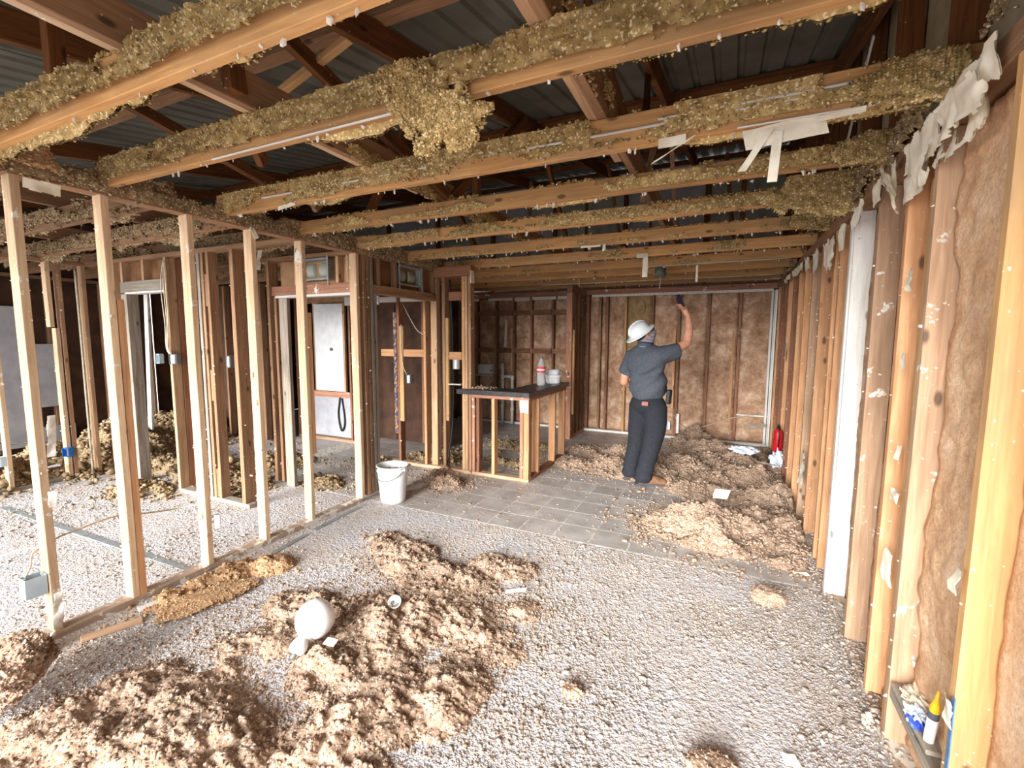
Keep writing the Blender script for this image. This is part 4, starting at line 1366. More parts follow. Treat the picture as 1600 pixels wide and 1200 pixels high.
# white bucket
b = empty('bucket', (-2.92, 3.47, .006), 'white plastic bucket standing on the floor by the corner post', 'bucket')
bm = T((-2.92, 3.47, .006))
lath('body', b, [(.0, 0), (.108, 0), (.114, .006), (.118, .03), (.140, .29), (.142, .30), (.147, .305), (.147, .318), (.140, .322), (.143, .35), (.150, .352), (.151, .362), (.143, .366), (.138, .360), (.136, .30), (.112, .03), (.0, .028)], bm @ Matrix.Scale(1.06, 4, (1, 0, 0)), M_WHITE, 36)
hp = [(.155 * math.cos(t), .155 * math.sin(t) * .9 - .01, .335 - .10 * math.sin(max(0, t - math.pi) if t > math.pi else 0)) for t in np.linspace(math.pi * 1.0, math.pi * 2.0, 12)]
V, F = tube_geo(hp, .003, 6, 3)
obj('wire_handle', V, F, M_GREYMET, b, bm, smooth=True)
for sx in (-1, 1):
    rbox('handle_lug', b, sx * .152 - .012, sx * .152 + .012, -.022, .018, .318, .350, M_WHITE, .004, bm)
k = 260
rr, aa = .13 * np.sqrt(rng.random(k)), rng.uniform(0, 6.28, k)
V, F = blobs(np.stack([rr * np.cos(aa), rr * np.sin(aa), .27 + rng.uniform(0, .03, k)], -1), rng.uniform(.008, .02, k), 0, .4)
tag(obj('debris_fill', V, F, M_FLUFF_GREY, b, bm), kind='stuff')

# white glass globe with a stubby neck, lying on the heap
gm = axis_m((-1.88, 1.60, .150), (.02, -.125, -.075))
g = empty('globe_lampshade', (-1.88, 1.60, .06), 'round white globe lampshade lying on the tan insulation heap', 'lampshade')
M_GLOBE = plain('opal_white_glass', (240, 240, 240), .22, 0, (236, 236, 236), 4, spec=.5)
pr = [(0.0001, -.098)] + [(.098 * math.sin(t) * 1.0, -.098 * math.cos(t)) for t in np.linspace(.15, 2.72, 26)]
pr += [(.040, .096), (.040, .104)]
lath('globe', g, pr, gm, M_GLOBE, 40)
lath('neck', g, [(.030, .098), (.032, .11), (.040, .125), (.043, .145), (.040, .162), (.030, .172), (.018, .176), (.0001, .176)], gm, M_WHITE, 28)
lath('screw_stem', g, [(.012, .172), (.013, .20), (.0001, .20)], gm, M_GREYMET, 14)

# small broken lamp holder
cm = axis_m((-1.67, 1.98, .085), (.25, -.45, .7))
c_ = empty('lamp_holder', (-1.67, 1.98, .05), 'small broken white lamp holder lying right of the globe on insulation', 'lamp holder')
lath('cup', c_, [(.012, -.028), (.026, -.022), (.036, .006), (.038, .018), (.034, .018), (.030, .004), (.020, -.014), (.0001, -.016)], cm, M_WHITE, 24)
for s in (-1, 1):
    lath('dark_hole', c_, [(.0001, 0.0), (.010, 0.0), (.011, -.004)], cm @ T((s * .016, .0, -.006)), M_GREYMET, 12)


def elec_box(name, label, c, dims, mat, open_dir, cat='electrical box', cover=False):
    """open metal or plastic box: five walls with the open side towards open_dir, with two screw ears"""
    e = empty(name, c, label, cat)
    w_, h_, d_ = dims
    m = axis_m(c, open_dir, (0, 0, 1))            # local z = open side, local x = up
    t = .003
    P = []
    for (x0, x1, y0, y1, z0, z1) in ((-h_ / 2, h_ / 2, -w_ / 2, w_ / 2, -d_, -d_ + t), (-h_ / 2, -h_ / 2 + t, -w_ / 2, w_ / 2, -d_ + t, 0), (h_ / 2 - t, h_ / 2, -w_ / 2, w_ / 2, -d_ + t, 0),
                                     (-h_ / 2 + t, h_ / 2 - t, -w_ / 2, -w_ / 2 + t, -d_ + t, 0), (-h_ / 2 + t, h_ / 2 - t, w_ / 2 - t, w_ / 2, -d_ + t, 0)):
        V, F = box_geo(x1 - x0, y1 - y0, z1 - z0, .0008)
        P.append((V + np.array([(x0 + x1) / 2, (y0 + y1) / 2, z0]), F))
    V, F = cat_geo(P)
    obj('box_shell', V, F, mat, e, m)
    for s in (-1, 1):
        rbox('screw_ear', e, s * (h_ / 2 - .008) - .006, s * (h_ / 2 - .008) + .006, -.008, .008, -.004, 0, mat, .001, m)
    if cover:
        rbox('receptacle', e, -h_ / 2 + .008, h_ / 2 - .008, -w_ / 4, w_ / 4, -.012, .002, M_WHITE, .003, m)
    return e


M_BLUEBOX = plain('pale_blue_grey_plastic', (186, 200, 206), .5, 0, (168, 184, 192), 10)
M_BLUE = plain('bright_blue_plastic', (36, 122, 200), .45, 0, (26, 104, 178), 10)
elec_box('junction_box', 'pale blue-grey junction box on the nearest left stud, cables rising from its top', (-3.205, .985, .375), (.07, .085, .105), M_BLUEBOX, (0, 0.02, 1))
elec_box('outlet_box', 'grey metal outlet box on the farthest-left stud of the left room', (-6.64, 1.885, .335), (.075, .10, .05), M_BLUEBOX, (0, -1, 0))
elec_box('outlet_box', 'bright blue outlet box low on a stud of the left room', (-6.56, 2.37, .33), (.085, .10, .06), M_BLUE, (.3, -1, 0))
elec_box('switch_box', 'double grey metal switch box under the hanging cable bundle', (-5.00, 2.68, 1.39), (.13, .10, .045), M_GREYMET, (0, -1, 0), cover=True)
elec_box('switch_box', 'small pale switch box just left of the stud with the double box', (-5.34, 2.72, 1.385), (.06, .10, .045), M_BLUEBOX, (0, -1, 0))
elec_box('switch_box', 'single grey metal switch box on the white-edged stud in the middle', (-4.17, 2.70, 1.385), (.06, .11, .045), M_GREYMET, (0, -1, 0), cover=True)
elec_box('switch_box', 'grey metal switch box beside the yellow stud in the kitchen doorway', (-3.57, 4.575, 1.10), (.085, .11, .05), M_GREYMET, (.1, -1, 0), cover=True)
elec_box('outlet_box', 'white outlet box on the blocking left of the bar', (-2.875, 4.57, 1.305), (.07, .11, .04), M_WHITE, (0, -1, 0), cover=True)
bx('paper_shelf', None, -2.975, -2.80, 4.56, 4.64, 1.06, 1.072, M_PAPER)
tag(bpy.data.objects['paper_shelf'], 'small white ledge below the white outlet box left of the bar', 'ledge')
elec_box('switch_box', 'small grey switch box on the reddish return wall by the kitchen', (-2.19, 6.99, 1.30), (.06, .10, .03), M_GREYMET, (1, -.2, 0), cover=True)
pl_ = rbox('cover_plate', None, -6.66, -6.58, 2.20, 2.335, .19, .196, M_WHITE, .002, T((0, 0, 0)))
tag(pl_, 'white cover plate hanging below the bright blue box', 'cover plate')

# dangling duplex outlet on the third stud
dm = axis_m((-3.142, 1.895, .335), (.8, -.55, 0), (0, 0, 1))
d_ = empty('duplex_outlet', (-3.142, 1.895, .28), 'white duplex outlet dangling beside the third stud of the left wall', 'outlet')
rbox('body', d_, -.05, .05, -.018, .018, -.028, .0, M_WHITE, .004, dm)
for s in (-1, 1):
    rbox('socket_face', d_, s * .024 - .016, s * .024 + .016, -.017, .017, -.001, .006, M_WHITE, .005, dm)
rbox('mounting_strap', d_, -.058, .058, -.009, .009, -.012, -.010, M_GREYMET, .0008, dm)


def cable(name, label, pts, r, mat, cat='cable', sub=6, parent=None):
    V, F = tube_geo(pts, r, 8, sub)
    o = obj(name, V, F, mat, parent, None, smooth=True)
    return tag(o, label, cat)


cable('cable', 'white cable running left from the nearest stud above its junction box', [(-4.6, 1.16, .08), (-4.0, 1.10, .26), (-3.6, 1.07, .40), (-3.30, 1.05, .48), (-3.235, 1.0, .48), (-3.225, .985, .42), (-3.22, .96, .375)], .005, M_CABLE)
cable('cable', 'white cable strung from the nearest left stud through the second stud', [(-3.215, 1.072, .42), (-3.255, 1.09, .51), (-3.29, 1.2, .52), (-3.32, 1.4, .525), (-3.36, 1.6, .47), (-3.36, 1.78, .44), (-3.255, 1.85, .46)], .0055, M_CABLE)
cable('cable', 'black cable hanging in a loop below the white access door', [(-5.40, 5.225, .68), (-5.44, 5.22, .40), (-5.38, 5.215, .16), (-5.31, 5.22, .30), (-5.36, 5.225, .67)], .012, M_BLACK)
cb = empty('cable_bundle', (-5.03, 2.67, 1.45), 'bundle of three pale cables hanging down to the double switch box', 'cable')
for k in range(3):
    dx = (-.03, 0, .025)[k]
    V, F = tube_geo([(-5.03 + dx * .3, 2.675, 2.36), (-5.05 + dx * 1.6, 2.672, 2.1), (-5.03 + dx, 2.665, 1.75), (-5.06 + dx * .5, 2.67, 1.52), (-5.02 + dx * .6, 2.672, 1.44)], .005, 6, 6)
    obj('strand', V, F, M_CABLE, cb, smooth=True)
cable('cable', 'white cable drooping across the kitchen doorway beside the yellow stud', [(-3.72, 4.68, 2.04), (-3.62, 4.69, 1.86), (-3.50, 4.69, 1.70), (-3.34, 4.68, 1.63)], .005, M_CABLE)
cable('cable', 'pale cable dropping into the grey switch box in the kitchen doorway', [(-3.66, 4.565, 1.78), (-3.655, 4.56, 1.45), (-3.63, 4.56, 1.25), (-3.59, 4.57, 1.16)], .005, M_CABLE)
cable('cable', 'black cable running down the stud left of the bar', [(-2.99, 4.64, 2.30), (-2.965, 4.65, 1.6), (-2.965, 4.65, .7), (-3.0, 4.60, .2), (-2.98, 4.52, .10)], .008, M_BLACK)
cable('cable', 'thin white cable sagging along the back wall at the right corner', [(-.70, 7.685, .40), (-.60, 7.66, .24), (-.40, 7.65, .20), (.15, 7.66, .42), (.55, 7.67, .50)], .006, M_CABLE)
cable('cable', 'white cable running under the far ceiling joists, upper of two', [(-2.65, 6.69, 2.432), (-1.7, 6.69, 2.43), (-.6, 6.69, 2.432), (.1, 6.69, 2.43), (.6, 6.69, 2.434)], .007, M_CABLE)
cable('cable', 'white cable under the nearer ceiling joists by the right wall', [(-.95, 5.445, 2.436), (-.3, 5.443, 2.434), (.2, 5.442, 2.435), (.5, 5.44, 2.436), (.58, 5.6, 2.436)], .007, M_CABLE)
cable('hanging_wire', 'thin wire dangling from a ceiling joist over the bar', [(-1.50, 4.76, 2.44), (-1.49, 4.75, 2.36), (-1.45, 4.75, 2.26), (-1.44, 4.75, 2.16)], .004, M_PLYTAN, 'wire')
cable('cable', 'pale conduit rising beside the far corner stud of the left room', [(-6.57, 2.60, .05), (-6.575, 2.60, .8), (-6.57, 2.60, 1.6), (-6.575, 2.60, 2.35)], .011, M_CABLE, 'conduit')
cable('cable', 'black cable looped on the debris by the grey drywall sheets', [(-8.2, 2.3, .35), (-7.7, 2.25, .33), (-7.3, 2.45, .36), (-6.8, 2.40, .30)], .008, M_BLACK)
board('white_strip', wf, (-7.35, 3.6, .30), (-7.22, 3.6, 2.18), .09, .03, W_PAINT, (1, 0, 0))
for k in range(5):
    stud(wf, -8.0 + .42 * k, -7.96 + .42 * k, 4.6, 4.69, mat=W_RED if k % 2 else W_BROWN, fl=4)
bx('sheathing', wf, -8.6, -6.2, 4.72, 4.735, .0, 2.42, M_DARKPLY)

# ceiling junction box
j = empty('ceiling_box', (-.73, 5.60, 2.44), 'round grey ceiling box with a dangling wire between far joists', 'electrical box')
lath('box_shell', j, [(.0001, 0), (.062, 0), (.062, -.10), (.056, -.10), (.056, -.012), (.0001, -.01)], T((-.73, 5.60, 2.43)), M_GREYMET, 24)
rbox('mounting_bar', j, -.73 - .02, -.73 + .02, 5.45, 6.10, 2.43, 2.436, M_GREYMET)
V, F = tube_geo([(-.73, 5.6, 2.34), (-.725, 5.6, 2.28), (-.735, 5.61, 2.20)], .005, 6, 5)
obj('wire', V, F, M_CABLE, j, smooth=True)

# duct outlets over the two doorways
def duct(label, m, w_, h_, group=None):
    """sheet-metal duct boot, local x across, z up, open towards local -y"""
    e = empty('duct_outlet', m.translation, label, 'air vent')
    t = .006
    for (x0, x1, z0, z1) in ((-w_ / 2, w_ / 2, 0, t), (-w_ / 2, w_ / 2, h_ - t, h_), (-w_ / 2, -w_ / 2 + t, t, h_ - t), (w_ / 2 - t, w_ / 2, t, h_ - t)):
        rbox('boot_wall', e, x0, x1, -.02, .22, z0, z1, M_METAL, .001, m)
    for (x0, x1, z0, z1) in ((-w_ / 2 - .014, w_ / 2 + .014, -.014, .0), (-w_ / 2 - .014, w_ / 2 + .014, h_, h_ + .014), (-w_ / 2 - .014, -w_ / 2, 0, h_), (w_ / 2, w_ / 2 + .014, 0, h_)):
        rbox('flange', e, x0, x1, -.026, -.018, z0, z1, M_METAL, .001, m)
    for s in (-1, 1):
        pr = []
        for q in range(9):
            pr += [(.082, .0 + q * .012), (.086, .006 + q * .012)]
        mm = m @ T((s * w_ * .23 + .0, .10, h_ / 2)) @ Matrix.Rotation(math.pi / 2, 4, 'Y') @ T((0, 0, -.05))
        lath('ribbed_collar', e, [(.0001, 0)] + pr + [(.0001, .11)], mm, M_GREENGREY, 24)
        rbox('hanger_strap', e, s * (w_ / 2 + .02) - .008, s * (w_ / 2 + .02) + .008, -.034, -.028, -.07, h_ + .05, M_METAL, .001, m)


duct('metal duct outlet above the hall doorway, left of the corner post', T((-3.74, 3.345, 2.19)), .38, .185)
duct('metal duct outlet above the side doorway behind the corner post', T((XL - .02, 4.115, 2.19)) @ Matrix.Rotation(math.pi / 2, 4, 'Z'), .35, .185)

# white access door in the hall
a_ = empty('access_door', (-5.52, 5.2, .78), 'white flat access door with a round knob, hung in the hall', 'door')
rbox('panel', a_, -5.83, -5.24, 5.165, 5.20, .785, 2.12, M_WHITE, .003)
lath('knob', a_, [(.0001, -.03), (.018, -.03), (.024, -.02), (.022, -.008), (.012, -.004), (.012, 0)], T((-5.47, 5.163, 1.43)) @ Matrix.Rotation(-math.pi / 2, 4, 'X'), M_GREYMET, 18)
rbox('door_edge', a_, -5.238, -5.20, 5.16, 5.20, .78, 2.125, W_STUD, .003)

# bar counter: L-shaped laminate top on an open stud frame
ct = empty('bar_counter', (-2.3, 5.0, 0), 'L-shaped bar counter frame with dark laminate top and bare studs', 'counter')
P = np.array([(-2.82, 4.50), (-1.91, 4.52), (-1.91, 5.92), (-2.26, 5.92), (-2.26, 4.84), (-2.80, 4.82)])
zb, zt = .968, 1.024
V = np.array([(x, y, zb) for x, y in P] + [(x, y, zt - .004) for x, y in P] + [(x + (.004 if x < -2.5 or abs(x + 2.26) < .01 else -.004), y + (.004 if y < 4.6 else -.004), zt) for x, y in P])
n = len(P)
Fq = np.array([(i, (i + 1) % n, n + (i + 1) % n, n + i) for i in range(n)] + [(n + i, n + (i + 1) % n, 2 * n + (i + 1) % n, 2 * n + i) for i in range(n)])
obj('countertop', V, [Fq, [12, 13, 16, 17], [13, 14, 15, 16], [5, 4, 1, 0], [4, 3, 2, 1]], M_DARKLAM, ct)
bx('front_rail', ct, -2.68, -1.93, 4.57, 4.66, .925, .967, W_REDPAINT)
bx('side_rail', ct, -2.02, -1.93, 4.665, 5.86, .925, .967, W_REDPAINT)
bx('bottom_plate', ct, -2.665, -1.93, 4.57, 4.66, -.001, .040, W_DUSTY)
bx('bottom_plate', ct, -2.02, -1.93, 4.662, 5.86, -.001, .040, W_RED)
for x0, x1, mt in ((-2.66, -2.622, W_REDPAINT), (-2.60, -2.562, W_RED), (-2.40, -2.362, W_ORANGE), (-2.045, -2.005, W_REDPAINT), (-2.0, -1.935, W_ORANGE)):
    stud(ct, x0, x1, 4.572, 4.658, .041, .925, mt, fl=8)
for y in (4.86, 5.42, 5.80):
    stud(ct, -2.018, -1.932, y, y + .04, .041, .925, W_ORANGE, fl=8)
paper('paper_patch', ct, (-2.05, 4.566, .78), (.12, 0, 0), (0, .0, .16), 16, 20, 970, .002, .25, thick=.002)
V, F = blobs(np.stack([rng.uniform(-2.78, -2.42, 130), rng.uniform(4.58, 4.78, 130), 1.026 + rng.uniform(0, .02, 130)], -1), rng.uniform(.006, .016, 130), 0, .4)
tag(obj('insulation_crumbs', V, F, M_FLUFF_FLOOR), 'tan insulation crumbs on the left end of the bar top', 'insulation debris', None, 'stuff')

# bottle and tubs on the bar
M_PET = bpy.data.materials.new('clear_plastic')
M_PET.use_nodes = True
pb = M_PET.node_tree.nodes['Principled BSDF']
pb.inputs['Base Color'].default_value = (.86, .90, .94, 1)
pb.inputs['Roughness'].default_value = .12
pb.inputs['Transmission Weight'].default_value = .75
pb.inputs['IOR'].default_value = 1.12
M_REDLAB = plain('red_label', (206, 48, 52), .5, 0, (220, 90, 92), 30)
bt = empty('drink_bottle', (-2.09, 5.33, 1.024), 'clear plastic drink bottle with red label standing on the bar', 'bottle')
lath('body', bt, [(.0001, .004), (.040, .0), (.052, .012), (.054, .05), (.050, .10), (.050, .17), (.054, .21), (.052, .245), (.036, .29), (.018, .325), (.015, .335), (.015, .345)], T((-2.09, 5.33, 1.024)), M_PET, 28)
lath('label', bt, [(.0525, .165), (.0545, .167), (.0560, .235), (.0540, .238)], T((-2.09, 5.33, 1.024)), M_REDLAB, 28)
lath('cap', bt, [(.018, .338), (.018, .362), (.015, .366), (.0001, .366)], T((-2.09, 5.33, 1.024)), plain('grey_cap', (120, 116, 122), .5), 20)
lath('label_band', bt, [(.0562, .190), (.0566, .192), (.0568, .206), (.0564, .208)], T((-2.09, 5.33, 1.024)), M_WHITE, 28)
tb = empty('plastic_tub', (-2.06, 5.70, 1.024), 'white round plastic tub behind the bottle on the bar', 'tub')
lath('body', tb, [(.0001, 0), (.092, 0), (.096, .008), (.104, .085), (.108, .088), (.108, .098), (.1, .1), (.095, .012), (.0001, .012)], T((-2.06, 5.70, 1.024)), M_WHITE, 32)
lath('lid', tb, [(.110, .094), (.112, .104), (.108, .112), (.0001, .114)], T((-2.06, 5.70, 1.024)), M_WHITE, 32)
tb2 = empty('plastic_tub', (-2.06, 5.71, 1.138), 'smaller white tub stacked on the round tub on the bar', 'tub')
lath('body', tb2, [(.0001, 0), (.074, 0), (.078, .004), (.083, .052), (.086, .055), (.086, .062), (.08, .062), (.075, .006), (.0001, .006)], T((-2.06, 5.71, 1.139)), M_WHITE, 28)
rbox('grip_tab', tb2, .06, .095, -.02, .02, .045, .062, M_GREYMET, .002, T((-2.06, 5.71, 1.139)))

# kitchen plumbing
dp = empty('drain_pipe', (-3.72, 7.62, 0), 'white plastic drain pipes on the kitchen back wall seen behind the bar', 'pipe')
for pts in ([(-3.76, 7.62, .0), (-3.76, 7.62, .5), (-3.76, 7.62, 1.15)], [(-3.56, 7.62, .02), (-3.56, 7.62, .4), (-3.56, 7.62, .86)], [(-3.76, 7.62, .90), (-3.66, 7.62, .90), (-3.57, 7.62, .90)]):
    V, F = tube_geo(pts, .026, 14, 1)
    obj('pipe', V, F, M_WHITE, dp, smooth=True)
for x, z in ((-3.76, .90), (-3.56, .88), (-3.76, .35), (-3.56, .30)):
    V, F = lathe_geo([(.028, -.04), (.034, -.038), (.034, .038), (.028, .04)], 16)
    obj('coupling', V, F, M_WHITE, dp, T((x, 7.62, z)), smooth=True)
for i, x in enumerate((-3.98, -3.86)):
    v = empty('shutoff_valve', (x, 7.64, .38), ('left', 'right')[i] + ' one of two shutoff valves beside the drain pipes', 'valve')
    V, F = tube_geo([(x, 7.70, .38), (x, 7.64, .38), (x, 7.58, .38)], .014, 10, 1)
    obj('body', V, F, M_METAL, v, smooth=True)
    lath('handle', v, [(.0001, 0), (.026, 0), (.03, .006), (.026, .014), (.0001, .014)], axis_m((x, 7.58, .38), (0, -1, 0)), M_GREYMET, 16)
wb_ = elec_box('washer_box', 'white recessed supply box on the kitchen back wall left of the pipes', (-4.16, 7.685, 1.02), (.33, .18, .06), M_WHITE, (0, -1, 0), 'supply box')
bx('white_shelf', None, -4.33, -3.99, 7.62, 7.70, .895, .915, W_PAINT)
tag(bpy.data.objects['white_shelf'], 'short white shelf under the supply box on the kitchen back wall', 'shelf')
board('drywall_strip', wb, (-3.74, 7.69, 1.45), (-3.72, 7.69, 1.95), .05, .012, M_PAPER, (1, 0, 0))
# outlets low on the back wall
elec_box('outlet_box', 'white double outlet box low on the back wall, right of the worker', (-.86, 7.685, .21), (.20, .14, .05), M_WHITE, (0, -1, 0), cover=True)
bx('white_strip', None, -.665, -.625, 7.66, 7.695, .10, .42, M_WHITE)
tag(bpy.data.objects['white_strip'] if bpy.data.objects['white_strip'].parent is None else [o for o in bpy.data.objects if o.name.startswith('white_strip') and o.parent is None][0],
    'upright white plastic strip beside the low back-wall outlet', 'strip')

# fire extinguisher between the far studs of the right wall
fx = empty('fire_extinguisher', (.615, 6.16, .22), 'red fire extinguisher leaning between far studs of the right wall', 'fire extinguisher')
M_RED = plain('red_enamel', (200, 30, 40), .35, 0, (184, 24, 34), 6)
fm = T((.615, 6.16, .20))
lath('cylinder', fx, [(.0001, 0), (.044, 0), (.05, .008), (.05, .30), (.044, .335), (.022, .36), (.016, .365)], fm, M_RED, 24)
lath('valve', fx, [(.017, .362), (.019, .385), (.014, .40), (.0001, .40)], fm, M_BLACK, 16)
rbox('lever', fx, -.012, .012, -.07, .03, .398, .410, M_BLACK, .003, fm)
V, F = tube_geo([(0, -.02, .385), (0, -.07, .36), (0, -.075, .25), (0, -.06, .15)], .008, 8, 5)
obj('hose', V, F, M_BLACK, fx, fm, smooth=True)


def crumple(name, label, c, r, seed, mats, cat, flat=.6, n=3, mi=None, rot=0.0):
    bv, bf = ICO[n]
    n1 = np.abs(2 * fbm(bv[:, 0] * 2.4 + bv[:, 2] * 1.9, bv[:, 1] * 2.4 - bv[:, 2] * 1.3, 3, seed) - 1)
    n2 = billow(bv[:, 0] * 4 + bv[:, 2] * 3, bv[:, 1] * 4 + bv[:, 2] * 2, seed + 2)
    V = bv * (.55 + 1.1 * n1 + .5 * n2)[:, None] * np.array(r)
    idx = None
    if mi is not None:
        ce_ = V[bf].mean(1)
        idx = mi(ce_)
    o = obj(name, V, bf, mats, None, T(c) @ Matrix.Rotation(rot, 4, 'Z'), midx=idx)
    return tag(o, label, cat)


M_CLEAR = plain('crinkled_plastic_film', (222, 228, 238), .2, 0, (196, 206, 222), 30, spec=.6)
M_BLUEPRINT = plain('blue_print', (86, 110, 196), .4, 0, (60, 84, 176), 40)
# things lying on the blocking in the nearest bay of the right wall
bx('blocking', wr_, XR + .002, XR + .10, 1.676, 2.12, .235, .275, W_GREY)
board('loose_board', wr_, (XR + .03, 2.10, .30), (XR + .045, 1.80, .285), .07, .018, W_GREY, (1, 0, 0))
crumple('plastic_wrapper', 'crumpled clear plastic wrapper with blue print by the yellow stud', (XR + .03, 1.93, .308), (.030, .05, .036), 3, [M_CLEAR, M_BLUEPRINT], 'wrapper',
        mi=lambda c: ((c[:, 1] < -.008) & (np.abs(c[:, 2]) < .016)).astype(int))
tm = axis_m((XR + .030, 1.845, .296), (0.03, -.10, 1)) @ Matrix.Scale(.72, 4)
ck = empty('caulk_tube', (XR + .030, 1.845, .296), 'slim white caulk tube with yellow tip standing against the yellow stud', 'caulk tube')
lath('tube', ck, [(.0001, 0), (.020, 0), (.0205, .002), (.0205, .125), (.0001, .125)], tm, M_WHITE, 20)
lath('grey_band', ck, [(.0206, .124), (.0208, .126), (.0208, .158), (.0206, .160), (.0001, .160)], tm, plain('dark_grey_plastic', (86, 90, 100), .5), 20)
lath('yellow_tip', ck, [(.0195, .160), (.0195, .185), (.010, .22), (.005, .27), (.0001, .272)], tm, plain('yellow_plastic', (232, 186, 36), .45), 20)
crumple('insulation_tuft', 'white fluffy tuft on the blocking left of the caulk tube', (XR + .05, 2.02, .31), (.04, .07, .03), 8, [M_PAPER], 'tuft')
board('blue_tape_strip', wr_, (XR - .002, 1.632, .36), (XR - .002, 1.632, .60), .02, .003, plain('blue_tape', (92, 132, 172), .6, 0, (70, 104, 140), 20), (0, 1, 0))
crumple('paper_wad', 'small reddish-white wad of torn paper at the foot of the right wall', (XR - .03, 2.22, .035), (.016, .028, .024), 12, [M_PAPER], 'paper')
crumple('plastic_bag', 'crumpled clear plastic bag below the red extinguisher', (.60, 5.98, .20), (.06, .10, .12), 15, [M_CLEAR], 'bag')
crumple('plastic_bag', 'shiny clear plastic film on the back heap of insulation', (.26, 6.0, .30), (.14, .10, .04), 18, [M_CLEAR], 'bag')


def scrap(name, label, c, U, Vv, seed, curl=.012, mat=None):
    o = paper(name, None, c, U, Vv, 22, 16, seed, curl, .22, mat, .003)
    return tag(o, label, 'scrap')


scrap('paper_scrap', 'white triangular scrap on the heap between worker and right wall', (-.06, 4.42, .17), (.14, .02, .0), (.03, .04, .09), 21)
scrap('paper_scrap', 'large white torn sheet on the heap at the foot of the corner trim', (.30, 7.30, .33), (.30, .06, .04), (-.03, .18, .02), 22)
scrap('paper_scrap', 'narrow white strip on the heap below the extinguisher', (.36, 5.6, .27), (.20, -.10, .0), (.02, .05, .0), 23)
scrap('paper_scrap', 'curled white strip on the carpet at the right end of the largest heap', (-1.18, 2.42, .03), (.13, .05, .02), (.01, .0, .03), 24)
scrap('paper_scrap', 'white paper scrap on the carpet near the bottom edge, closest to right wall', (.28, 1.86, .012), (.06, .02, .0), (-.02, .05, .012), 25)
scrap('paper_scrap', 'pale lilac scrap in the largest heap below the globe', (-1.75, 1.52, .10), (.07, .01, .0), (.0, .04, .02), 26)
scrap('paper_scrap', 'white scrap on the tiles by the white trim board of the right wall', (.50, 3.52, .012), (.10, .02, .0), (-.02, .04, .01), 27)

# galvanised strips and broken plate pieces
board('metal_strip', floor, (-6.1, 1.72, .009), (-4.62, 1.755, .009), .055, .004, M_METAL, (0, 1, 0))
board('metal_strip', floor, (-4.60, 1.755, .009), (-3.26, 1.78, .009), .05, .004, M_METAL, (0, 1, 0))
board('metal_strip', floor, (-2.96, 1.96, .010), (-3.04, 2.55, .010), .045, .004, M_METAL, (1, 0, 0))
board('metal_strip', floor, (-3.05, 2.62, .010), (-3.09, 3.25, .010), .045, .004, M_METAL, (1, 0, 0))
for i, (a, b2, w_, mt) in enumerate((((-3.10, .78, .03), (-3.06, .98, .05), .07, W_DUSTY), ((-3.16, .86, .08), (-3.05, .99, .09), .05, W_PAINT), ((-3.02, 1.08, .02), (-2.93, 1.32, .016), .05, W_DUSTY), ((-3.06, 1.36, .016), (-3.02, 1.55, .016), .045, W_PAINT))):
    o = board('broken_board', None, a, b2, w_, .018, mt, (1, 0, 0))
    tag(o, ('short dusty broken board propped at the foot of the nearest stud', 'white broken board propped against the nearest stud', 'dusty wood splinter lying in front of the nearest left stud', 'white splinter lying on the plate between first and second studs')[i], 'board')
# ------------------------------------------------------------------ the worker
PO = Vector((-.858, 5.045, .004))
PR, PA = Vector((right.x, right.y, 0)).normalized(), Vector((-right.y, right.x, 0)).normalized()


def pw(r, a, z):
    return PO + PR * r + PA * a + Vector((0, 0, z))


def limb(joints, radii, n=20, sub=7, sq=None):
    """tapered limb through joints with hemispherical ends"""
    P = np.array([list(pw(*j)) for j in joints])
    d0, d1 = P[0] - P[1], P[-1] - P[-2]
    d0 /= np.linalg.norm(d0)
    d1 /= np.linalg.norm(d1)
    pts = [P[0] + d0 * radii[0] * .9, P[0] + d0 * radii[0] * .55] + list(P) + [P[-1] + d1 * radii[-1] * .55, P[-1] + d1 * radii[-1] * .9]
    rr = [radii[0] * .3, radii[0] * .82] + list(radii) + [radii[-1] * .82, radii[-1] * .3]
    return tube_geo(pts, rr, n, sub)


def ellip(c, axes, rad, nsub=3):
    """ellipsoid at c (r,a,z) with axes given as vectors in (r,a,z)"""
    bv, bf = ICO[nsub]
    X = [PR * q[0] + PA * q[1] + Vector((0, 0, q[2])) for q in axes]
    A = np.array([list(v.normalized()) for v in X])
    V = (bv * np.array(rad)) @ A + np.array(list(pw(*c)))
    return V, [bf]


def fuse(name, parts, mat, parent, voxel=.008, smooth=6, fac=.5, disp=None):
    """union of overlapping volumes into one continuous surface"""
    V, F = cat_geo(parts)
    me = mesh_data(name, V, F, mat, True)
    o = bpy.data.objects.new(name + '_raw', me)
    COL.objects.link(o)
    r = o.modifiers.new('r', 'REMESH')
    r.mode = 'VOXEL'
    r.voxel_size = voxel
    s = o.modifiers.new('s', 'SMOOTH')
    s.factor = fac
    s.iterations = smooth
    dg = bpy.context.evaluated_depsgraph_get()
    dg.update()
    me2 = bpy.data.meshes.new_from_object(o.evaluated_get(dg))
    bpy.data.objects.remove(o)
    me2.name = name
    me2.materials.clear()
    me2.materials.append(mat)
    n = len(me2.vertices)
    co = np.zeros(n * 3, dtype=np.float32)
    me2.vertices.foreach_get('co', co)
    co = co.reshape(-1, 3)
    if disp is not None:
        nr = np.zeros(n * 3, dtype=np.float32)
        me2.vertices.foreach_get('normal', nr)
        co = co + nr.reshape(-1, 3) * disp(co)[:, None]
        me2.vertices.foreach_set('co', co.astype(np.float32).ravel())
    me2.polygons.foreach_set('use_smooth', np.ones(len(me2.polygons), dtype=bool))
    me2.update()
    o = bpy.data.objects.new(name, me2)
    return put(o, parent)


